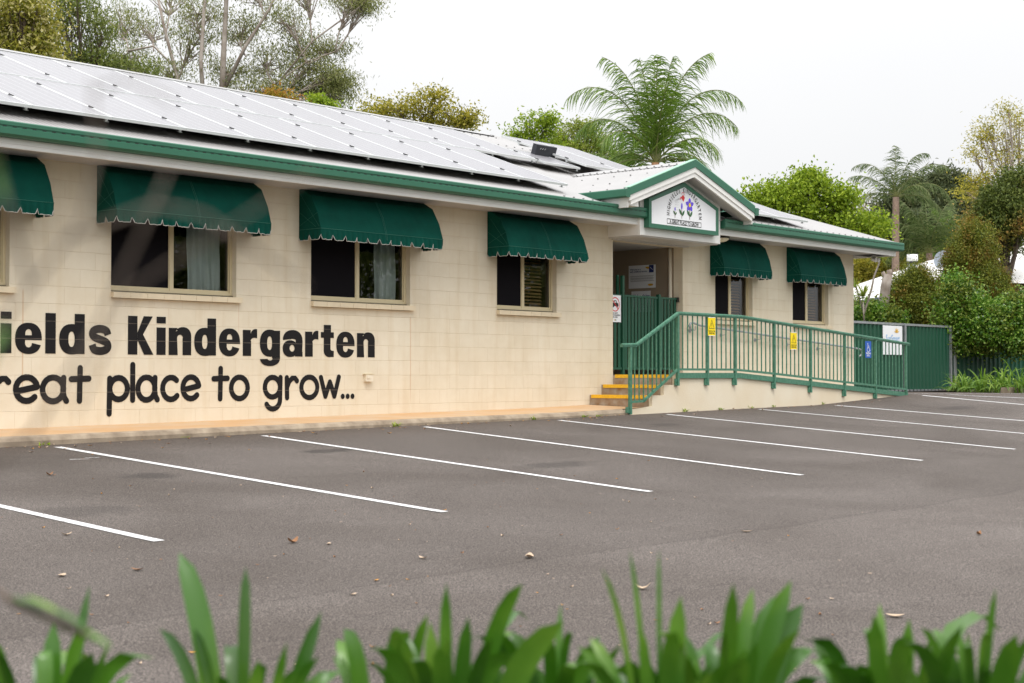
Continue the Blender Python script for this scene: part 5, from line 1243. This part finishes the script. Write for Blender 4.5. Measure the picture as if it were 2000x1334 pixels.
mb.face([wl-Vector((0, 0, .02)), tl-Vector((0, 0, .02)), gl-Vector((0, 0, .02))]); mb.build('wing_wall', M_nroof, nh)
nw_ = (wr-wl).cross(tl-wl).normalized(); nw_ = nw_ if nw_.z > 0 else -nw_; ua, va = (wr-wl).normalized(), (tl-wl).normalized()
for i in range(3):
    for j in range(4):
        p = wl+ua*(.35+i*1.04)+va*(.35+j*1.72)+nw_*.12; a, b, k = ua*1.0, va*1.68, nw_*.04; qd = [p, p+a, p+a+b, p+b]; mb = MB()
        mb.face(qd); mb.face([v-k for v in qd][::-1])
        for m in range(4): o_ = (m+1) % 4; mb.face([qd[m], qd[m]-k, qd[o_]-k, qd[o_]])
        mb.build('roof_solar_panel', M_pv2, nh)
flu = thing('flue_pipe', 'silver capped flue pipe on the neighbouring white roof', 'flue', at(1782, 560, 64))
mb = MB(); mb.tube([at(1782, 560, 64), at(1782, 512, 64)], .20, 14); mb.build('pipe', M_galv, flu, smooth=True)
mb = MB(); mb.tube([at(1782, 510, 64), at(1782, 497, 64)], .23, 14); mb.build('cap', M_alu, flu, smooth=True)
mb = MB(); mb.tube([at(1782, 516, 64), at(1782, 511, 64)], .21, 14); mb.build('flashing', M_black, flu, smooth=True)
dish = thing('satellite_dish', 'grey oval satellite dish half hidden by the tall bronze shrub', 'satellite dish', at(1842, 540, 60))
mb = MB(); c0 = at(1846, 511, 60); nn = (CAM-c0+Vector((8, 0, 6))).normalized(); uu = nn.orthogonal().normalized(); vv = nn.cross(uu); rings = 5; sg_ = 20
for i in range(rings+1):
    rad = .42*i/rings
    for k in range(sg_):
        a = 2*math.pi*k/sg_; mb.v.append(tuple(c0+uu*math.cos(a)*rad*1.1+vv*math.sin(a)*rad+nn*(rad*rad*.6)))
for i in range(rings):
    for k in range(sg_): k2 = (k+1) % sg_; mb.f.append((i*sg_+k, i*sg_+k2, (i+1)*sg_+k2, (i+1)*sg_+k)); mb.mi.append(0)
mb.build('reflector', mat('dish_grey', (.25, .29, .34), .5), dish, smooth=True)
mb = MB(); mb.tube([c0, c0+Vector((.1, 0, -.5)), c0+Vector((.1, 0, -1.2))], .025, 6); mb.build('mast', M_galv, dish)
# ------------------------------------------------------------------ strap leaved plants
def blade(mb, base, d, ln, w, droop, r, twist=0, tip=.12):
    p = Vector(base); d = Vector(d).normalized(); n = 9
    for k in range(n+1):
        u = k/n; s = d.cross(Vector((0, 0, 1))); s = s.normalized() if s.length > .02 else Vector((1, 0, 0)); upn = s.cross(d)
        s = (s*math.cos(twist)+upn*math.sin(twist))
        ww = w/2*(math.sin(math.pi*min(.97, .22+.62*u))**.8 if u < .75 else (math.sin(math.pi*.685)**.8)*max(0.04, math.sqrt(max(0, 1-((u-.75)/.25)**2))))
        n0 = len(mb.v); fold = upn*ww*.35
        mb.v += [tuple(p-s*ww+fold), tuple(p), tuple(p+s*ww+fold)]
        if k: mb.f += [(n0-3, n0-2, n0+1, n0), (n0-2, n0-1, n0+2, n0+1)]; mb.mi += [0, 0]
        d = (d+Vector((0, 0, -droop*(.3+1.4*u)/n))).normalized(); p = p+d*ln/n
def clump(name, label, base, n, ln, w, seed, cat='plant', group=None, spread=.12, el=(35, 80), drp=(.5, 1.8), thin=0):
    r = random.Random(seed); t = thing(name, label, cat, base, group); mb = MB()
    for i in range(n):
        a = r.uniform(0, 6.283); e = R(r.uniform(*el)); b = Vector(base)+Vector((r.uniform(-spread, spread), r.uniform(-spread, spread), 0))
        blade(mb, b, (math.cos(a)*math.cos(e), math.sin(a)*math.cos(e), math.sin(e)), ln*r.uniform(.7, 1.1), w*r.uniform(.7, 1.15)*(1 if r.random() > thin else .4), r.uniform(*drp), r, r.uniform(-.5, .5))
    mb.build('leaves', LM_strap2, t, smooth=True); return t
lab_r = ['leftmost strap leaved clump at the fence post', 'second strap leaved clump along the green fence', 'third strap leaved clump along the green fence', 'tall strap leaved clump against the fence near the right edge', 'rightmost strap leaved clump beside the concrete edge block']
for i, (px, py, n, ln) in enumerate(((1868, 768, 42, .62), (1895, 768, 40, .62), (1928, 768, 46, .72), (1965, 772, 56, .85), (1998, 772, 46, .95))):
    p = at(px, py, 36.5-.4*i); clump('strap_leaf_plant', lab_r[i], (p.x, p.y, gz(p.x, p.y)+.0), n, ln, .035, 50+i, 'plant', 'strap leaved clumps along the green fence', .22, (30, 80), (.9, 2.4))
mb = MB(); xs = fr(34, 44, .5)
for i, x in enumerate(xs):
    for y, dz in ((2.9, .02), (1.8+.15*math.sin(i), .05), (.9+.12*math.sin(i*1.7), .012)): mb.v.append((x, y-(x-34)*.12 if y < 2.5 else y-(max(0, x-37.6))*.18, gz(x, y)+dz))
for i in range(len(xs)-1):
    for j in (0, 1): mb.f.append((i*3+j, i*3+j+1, i*3+4+j, i*3+3+j)); mb.mi.append(0)
mb.build('garden_bed', M_soil, kind='structure')
p = at(1970, 764, 35); eb2 = MB(); eb2.box(p.x-.25, p.x+.35, p.y-.12, p.y+.08, gz(p.x, p.y)-.02, gz(p.x, p.y)+.13)
tag(eb2.build('edging_block', M_conc), 'short grey concrete edging block under the right strap leaved plants', 'edging block')
# foreground bed and plants (out of focus)
mb = MB()
for u0, u1 in ((-6, -3), (-3, 0), (0, 3), (3, 6)):
    P4 = [CAM+Rt*u+Fw*t for u, t in ((u0, -3), (u1, -3), (u1, 3.3), (u0, 3.3))]
    mb.face([(q.x, q.y, -1.12) for q in P4])
mb.build('near_garden_bed', M_soil, kind='structure')
def near_plant(label, bx, t, blades_, seed, extra=8, ez=0.0):
    r = random.Random(seed); b = at(bx, 1334, t); b = Vector((b.x, b.y, -1.05)); root = thing('clivia_plant', label, 'plant', b, 'strap leaved plants along the bottom edge'); mb = MB()
    more = [(bx+r.uniform(-170, 170), r.uniform(1225, 1330), r.uniform(20, 46), r.uniform(.25, 1.0)) for _ in range(extra+4)]
    for (tx, ty, w, side) in list(blades_)+more:
        # a leaf that grows from the base and ends at a given height and spread
        tip = at(tx, ty, t+r.uniform(-.12, .12)); dv = tip-b; hor = Vector((dv.x, dv.y, 0)); ln = dv.length*(1.02+.12*side); wm = .84*w*t/FPX
        ctrl = b+Vector((0, 0, dv.z*(.75+.35*side)))+hor*(.30-.2*side); pts = bez(b, ctrl, tip, 12); n = len(pts)-1
        sdir = Rt.copy(); sdir = (sdir+Fw*r.uniform(-.5, .5)).normalized()
        for k, p in enumerate(pts):
            u = k/n; d = (pts[min(k+1, n)]-pts[max(k-1, 0)]).normalized(); s = sdir-d*sdir.dot(d); s.normalize(); upn = s.cross(d)
            ww = wm/2*(.62+.38*math.sin(math.pi*min(u*1.1, 1)*.5)) if u < .72 else wm/2*max(.03, math.sqrt(max(0, 1-((u-.72)/.28)**2)))
            n0 = len(mb.v); f_ = upn*ww*.3; mb.v += [tuple(p-s*ww+f_), tuple(p), tuple(p+s*ww+f_)]
            if k: mb.f += [(n0-3, n0-2, n0+1, n0), (n0-2, n0-1, n0+2, n0+1)]; mb.mi += [0, 0]
    for i in range(int(extra*3.8)):
        a = r.uniform(0, 6.283); e = R(r.uniform(50, 84)); blade(mb, b+Vector((r.uniform(-.16, .16), r.uniform(-.16, .16), 0)), (math.cos(a)*math.cos(e), math.sin(a)*math.cos(e), math.sin(e)), r.uniform(.78, .96)+ez*.5, r.uniform(.022, .042), r.uniform(2.8, 5.0), r, r.uniform(-.4, .4))
    mb.build('leaves', LM_strap, root, smooth=True); return root
near_plant('leftmost near plant with broad blades in the bottom left corner', 90, 2.2, [(105, 1215, 52, 0), (180, 1275, 75, .2), (175, 1145, 26, 0), (300, 1285, 38, 1.0), (215, 1250, 20, 0), (-20, 1240, 50, .2)], 1, 8, -.02)
near_plant('near plant with the tallest broad leaf, left of centre at the bottom', 470, 2.2, [(350, 1080, 56, .25), (480, 1108, 30, .2), (628, 1195, 40, 0), (560, 1255, 30, 0), (375, 1290, 32, 1.0), (690, 1320, 36, 1.0), (520, 1300, 34, .8)], 2, 5, -.07)
near_plant('near plant with one leaf slanting right, just left of centre', 740, 2.3, [(835, 1200, 32, .25), (600, 1330, 30, .5)], 3, 4, -.10)
near_plant('near plant with upright dark blades at bottom centre', 870, 2.2, [(872, 1140, 34, 0), (840, 1215, 44, 0), (1020, 1140, 44, .45), (915, 1205, 40, .1), (985, 1240, 34, .3), (1100, 1215, 62, .4), (930, 1290, 34, .5)], 4, 10, -.06)
near_plant('near plant with low arching leaves right of centre', 1080, 2.3, [(1095, 1180, 18, .1), (1180, 1265, 40, .9), (1040, 1300, 60, .5), (1150, 1325, 36, .9), (1010, 1250, 36, .3)], 5, 9, -.08)
near_plant('near plant with three thin upright leaves right of centre', 1290, 2.1, [(1330, 1165, 52, 0), (1175, 1110, 14, .3), (1230, 1075, 14, .2), (1287, 1072, 13, .1), (1250, 1220, 34, .1), (1360, 1290, 60, .5), (1220, 1290, 44, .7)], 6, 10, -.06)
near_plant('near plant with the widest blades fanning up right of centre', 1400, 2.15, [(1432, 1140, 42, .1), (1470, 1150, 40, .2), (1510, 1165, 62, .1), (1568, 1180, 62, .35), (1545, 1135, 50, .2), (1610, 1275, 50, 1.0), (1640, 1330, 44, 1.0), (1450, 1280, 60, .5)], 7, 10, -.05)
near_plant('near plant with several upright blades toward the bottom right', 1730, 2.2, [(1718, 1178, 30, .1), (1708, 1200, 44, .1), (1776, 1210, 46, 0), (1880, 1220, 44, .3), (1818, 1240, 26, 0), (1772, 1245, 46, .8), (1640, 1300, 40, .8), (1600, 1275, 30, .5)], 8, 9, -.07)
near_plant('rightmost near plant with long leaf in the bottom right corner', 1900, 2.15, [(1985, 1240, 56, .3), (1890, 1235, 36, 0), (1945, 1150, 18, .3), (1830, 1270, 44, .9), (2050, 1260, 50, .3), (2010, 1330, 50, .8)], 9, 9, -.08)
# near twigs, almost dissolved by the shallow focus
tw = thing('overhanging_twigs', 'out of focus twigs with a few leaves hanging close at the left edge', 'branch', at(-250, 900, .62))
mb = MB(); LV = MB(); r_ = random.Random(2)
for pts, rad in (([(-260, 900), (-60, 700), (60, 560), (160, 430), (190, 300), (180, 150)], .0022), ([(-200, 1050), (60, 850), (190, 640), (270, 470), (330, 330)], .0022), ([(120, 470), (300, 400), (400, 420), (600, 560)], .002), ([(60, 560), (20, 420), (-10, 300)], .002), ([(180, 180), (250, 150), (340, 200)], .0014), ([(150, 800), (260, 560), (450, 440), (620, 330)], .0014)):
    P_ = [at(x, y, .60+.03*r_.random()) for x, y in pts]; mb.tube(P_, [rad*.45*(1.1-.12*i) for i in range(len(P_))], 6)
mb.build('twig', M_twig, tw, smooth=True)
for px, py, s in ((5, 320, .022), (15, 345, .02), (35, 640, .022), (28, 668, .02), (2, 300, .018)):
    p = at(px-25, py, .6); d = Vector((r_.uniform(-1, 1), r_.uniform(-1, 1), -1.2)).normalized(); blade(LV, p, d, s*.5, s*.22, .5, r_)
for px, py in ((20, 1170), (60, 1200), (110, 1218), (140, 1228), (50, 1170), (90, 1190)):
    p = at(px, py, 1.2); blade(LV, p, (Rt+Vector((0, 0, -.4))).normalized(), .035, .014, .3, r_)
mb = MB(); mb.tube([at(-60, 1110, 1.2), at(30, 1180, 1.2), at(90, 1205, 1.2), at(170, 1240, 1.2)], .003, 6); mb.build('twig', M_twig, tw)
LV.build('leaves', LM_strap, tw)
# ------------------------------------------------------------------ fallen leaves and weeds
M_leaf1 = mat('pale_dry_leaf', (.55, .42, .30), .8); M_leaf2 = mat('orange_dry_leaf', (.62, .30, .05), .8); M_leaf3 = mat('brown_dry_leaf', (.30, .15, .07), .8)
def ground_at(px, py):
    lo_, hi = 3.0, 60.0
    for _ in range(40):
        m = (lo_+hi)/2; p = at(px, py, m)
        if p.z > gz(p.x, p.y): lo_ = m
        else: hi = m
    return at(px, py, lo_)
def dryleaf(mb, p, s, r, mi=0):
    a = r.uniform(0, 6.28); d = Vector((math.cos(a), math.sin(a), 0)); sd = Vector((-d.y, d.x, 0)); c1 = r.uniform(.1, .4)*s
    for k in range(4):
        u0, u1 = k/4, (k+1)/4; w0, w1 = math.sin(math.pi*(.06+.88*u0))*.26*s, math.sin(math.pi*(.06+.88*u1))*.26*s
        z0, z1 = .004+c1*(2*u0-1)**2, .004+c1*(2*u1-1)**2; q = p+d*(u0-.5)*s; q1 = p+d*(u1-.5)*s
        mb.face([q-sd*w0+Vector((0, 0, z0+.3*w0)), q1-sd*w1+Vector((0, 0, z1+.3*w1)), q1+Vector((0, 0, z1)), q+Vector((0, 0, z0))], mi); mb.face([q+Vector((0, 0, z0)), q1+Vector((0, 0, z1)), q1+sd*w1+Vector((0, 0, z1+.4*w1)), q+sd*w0+Vector((0, 0, z0+.4*w0))], mi)
bigl = [(1034, 1090, .15, 0, 'largest pale dry leaf lying right of centre on the asphalt'), (572, 1061, .13, 2, 'brown dry leaf lying in the open below the second bay'), (642, 1064, .08, 0, 'small pale leaf just right of the brown dry leaf'), (826, 1092, .09, 0, 'pale dry leaf left of the largest pale leaf'), (1458, 1040, .11, 0, 'pale curled leaf farthest right in the middle of the asphalt'), (1255, 1152, .12, 0, 'pale leaf just above the thin upright blades'), (130, 1046, .10, 0, 'pale leaf left of the end of the nearest painted line'), (121, 1126, .10, 0, 'pale leaf low at the left below the nearest line'), (268, 1115, .10, 2, 'thin brown leaf below the end of the nearest line'), (1748, 1206, .12, 0, 'pale narrow leaf above the bottom right plants'), (1912, 1045, .09, 2, 'dark small leaf far right on the asphalt'), (690, 1163, .07, 0, 'small pale leaf pair in the lower middle left'), (735, 1135, .06, 1, 'small orange leaf in the lower middle left'), (97, 929, .10, 2, 'brown leaf near the kerb at the left'), (1882, 1214, .07, 1, 'small yellow leaf at the lower right'), (995, 815, .16, 0, 'pale leaves in the gutter under the third window')]
for px, py, s, c, lb in bigl:
    p = ground_at(px, py); mb = MB(); dryleaf(mb, p, s*.72, rnd); tag(mb.build('fallen_leaf', (M_leaf1, M_leaf2, M_leaf3)[c]), lb, 'leaf', 'dry leaves fallen on the asphalt')
mb = MB(); r_ = random.Random(77)
for i in range(330):
    px = r_.uniform(0, 1700); py = r_.uniform(860, 1330) if r_.random() < .5 else None
    if py: p = ground_at(px, py); s = r_.uniform(.01, .035)
    else: x = r_.uniform(5.5, 18) if r_.random() < .8 else r_.uniform(18, 26); y = -1.26-abs(r_.gauss(0, .35)); p = Vector((x, y, gz(x, y))); s = r_.uniform(.02, .06)
    dryleaf(mb, p, s, r_, r_.choice((0, 0, 1, 2, 2)))
mb.build('leaf_litter', [M_leaf1, M_leaf2, M_leaf3], kind='stuff')
mb = MB(); r_ = random.Random(8)
for x, n, h in ((8.2, 9, .05), (13.15, 14, .08), (15.8, 12, .07), (9.9, 5, .04), (16.9, 10, .06), (19.4, 14, .07), (20.4, 10, .05), (21.3, 7, .05), (22, 8, .06), (17.2, 6, .05), (23.6, 8, .06)):
    for i in range(n):
        a = r_.uniform(0, 6.28); blade(mb, (x+r_.uniform(-.06, .06), -1.25, gz(x, -1.25)), (math.cos(a)*.7, math.sin(a)*.5-.3, .8), h*r_.uniform(.6, 1.3), .012, 1, r_)
tag(mb.build('kerb_weeds', LM_lime, kind='stuff'), 'tiny green weeds along the kerb and ramp foot', 'weeds')
# trees across the car park behind the viewer: they only show as reflections in the windows
for i, (x, y, s) in enumerate(((12, -33, 5.0), (22, -35, 5.6), (33, -33, 5.4), (44, -31, 5.8), (56, -29, 6.0))):
    rng = np.random.default_rng(90+i); t = thing('roadside_tree', 'dense dark tree across the car park reflected in the windows, %s' % ['first from the left', 'second from the left', 'third from the left', 'fourth from the left', 'fifth from the left'][i], 'tree', (x, y, -1.3), 'trees across the car park')
    mb = MB(); mb.tube([(x, y, -1.3), (x+.2, y, 1), (x, y, 3.5)], [.25, .2, .12], 8); mb.build('trunk', M_bark_dk, t)
    n = 11000; d = unit(rng.normal(size=(n, 3))); p = d*(rng.uniform(.2, 1, (n, 1))**.4)*np.array([s, s*.8, s*.75])*(1+.15*np.sin(d[:, :1]*6))+np.array([x, y, 3.2]); v, q = leaves_np(p, .34, .2, rng, .2); np_mesh(v, q, LM_mid, 'crown', t)
print('objects', len(bpy.data.objects), 'faces', sum(len(m.polygons) for m in bpy.data.meshes))
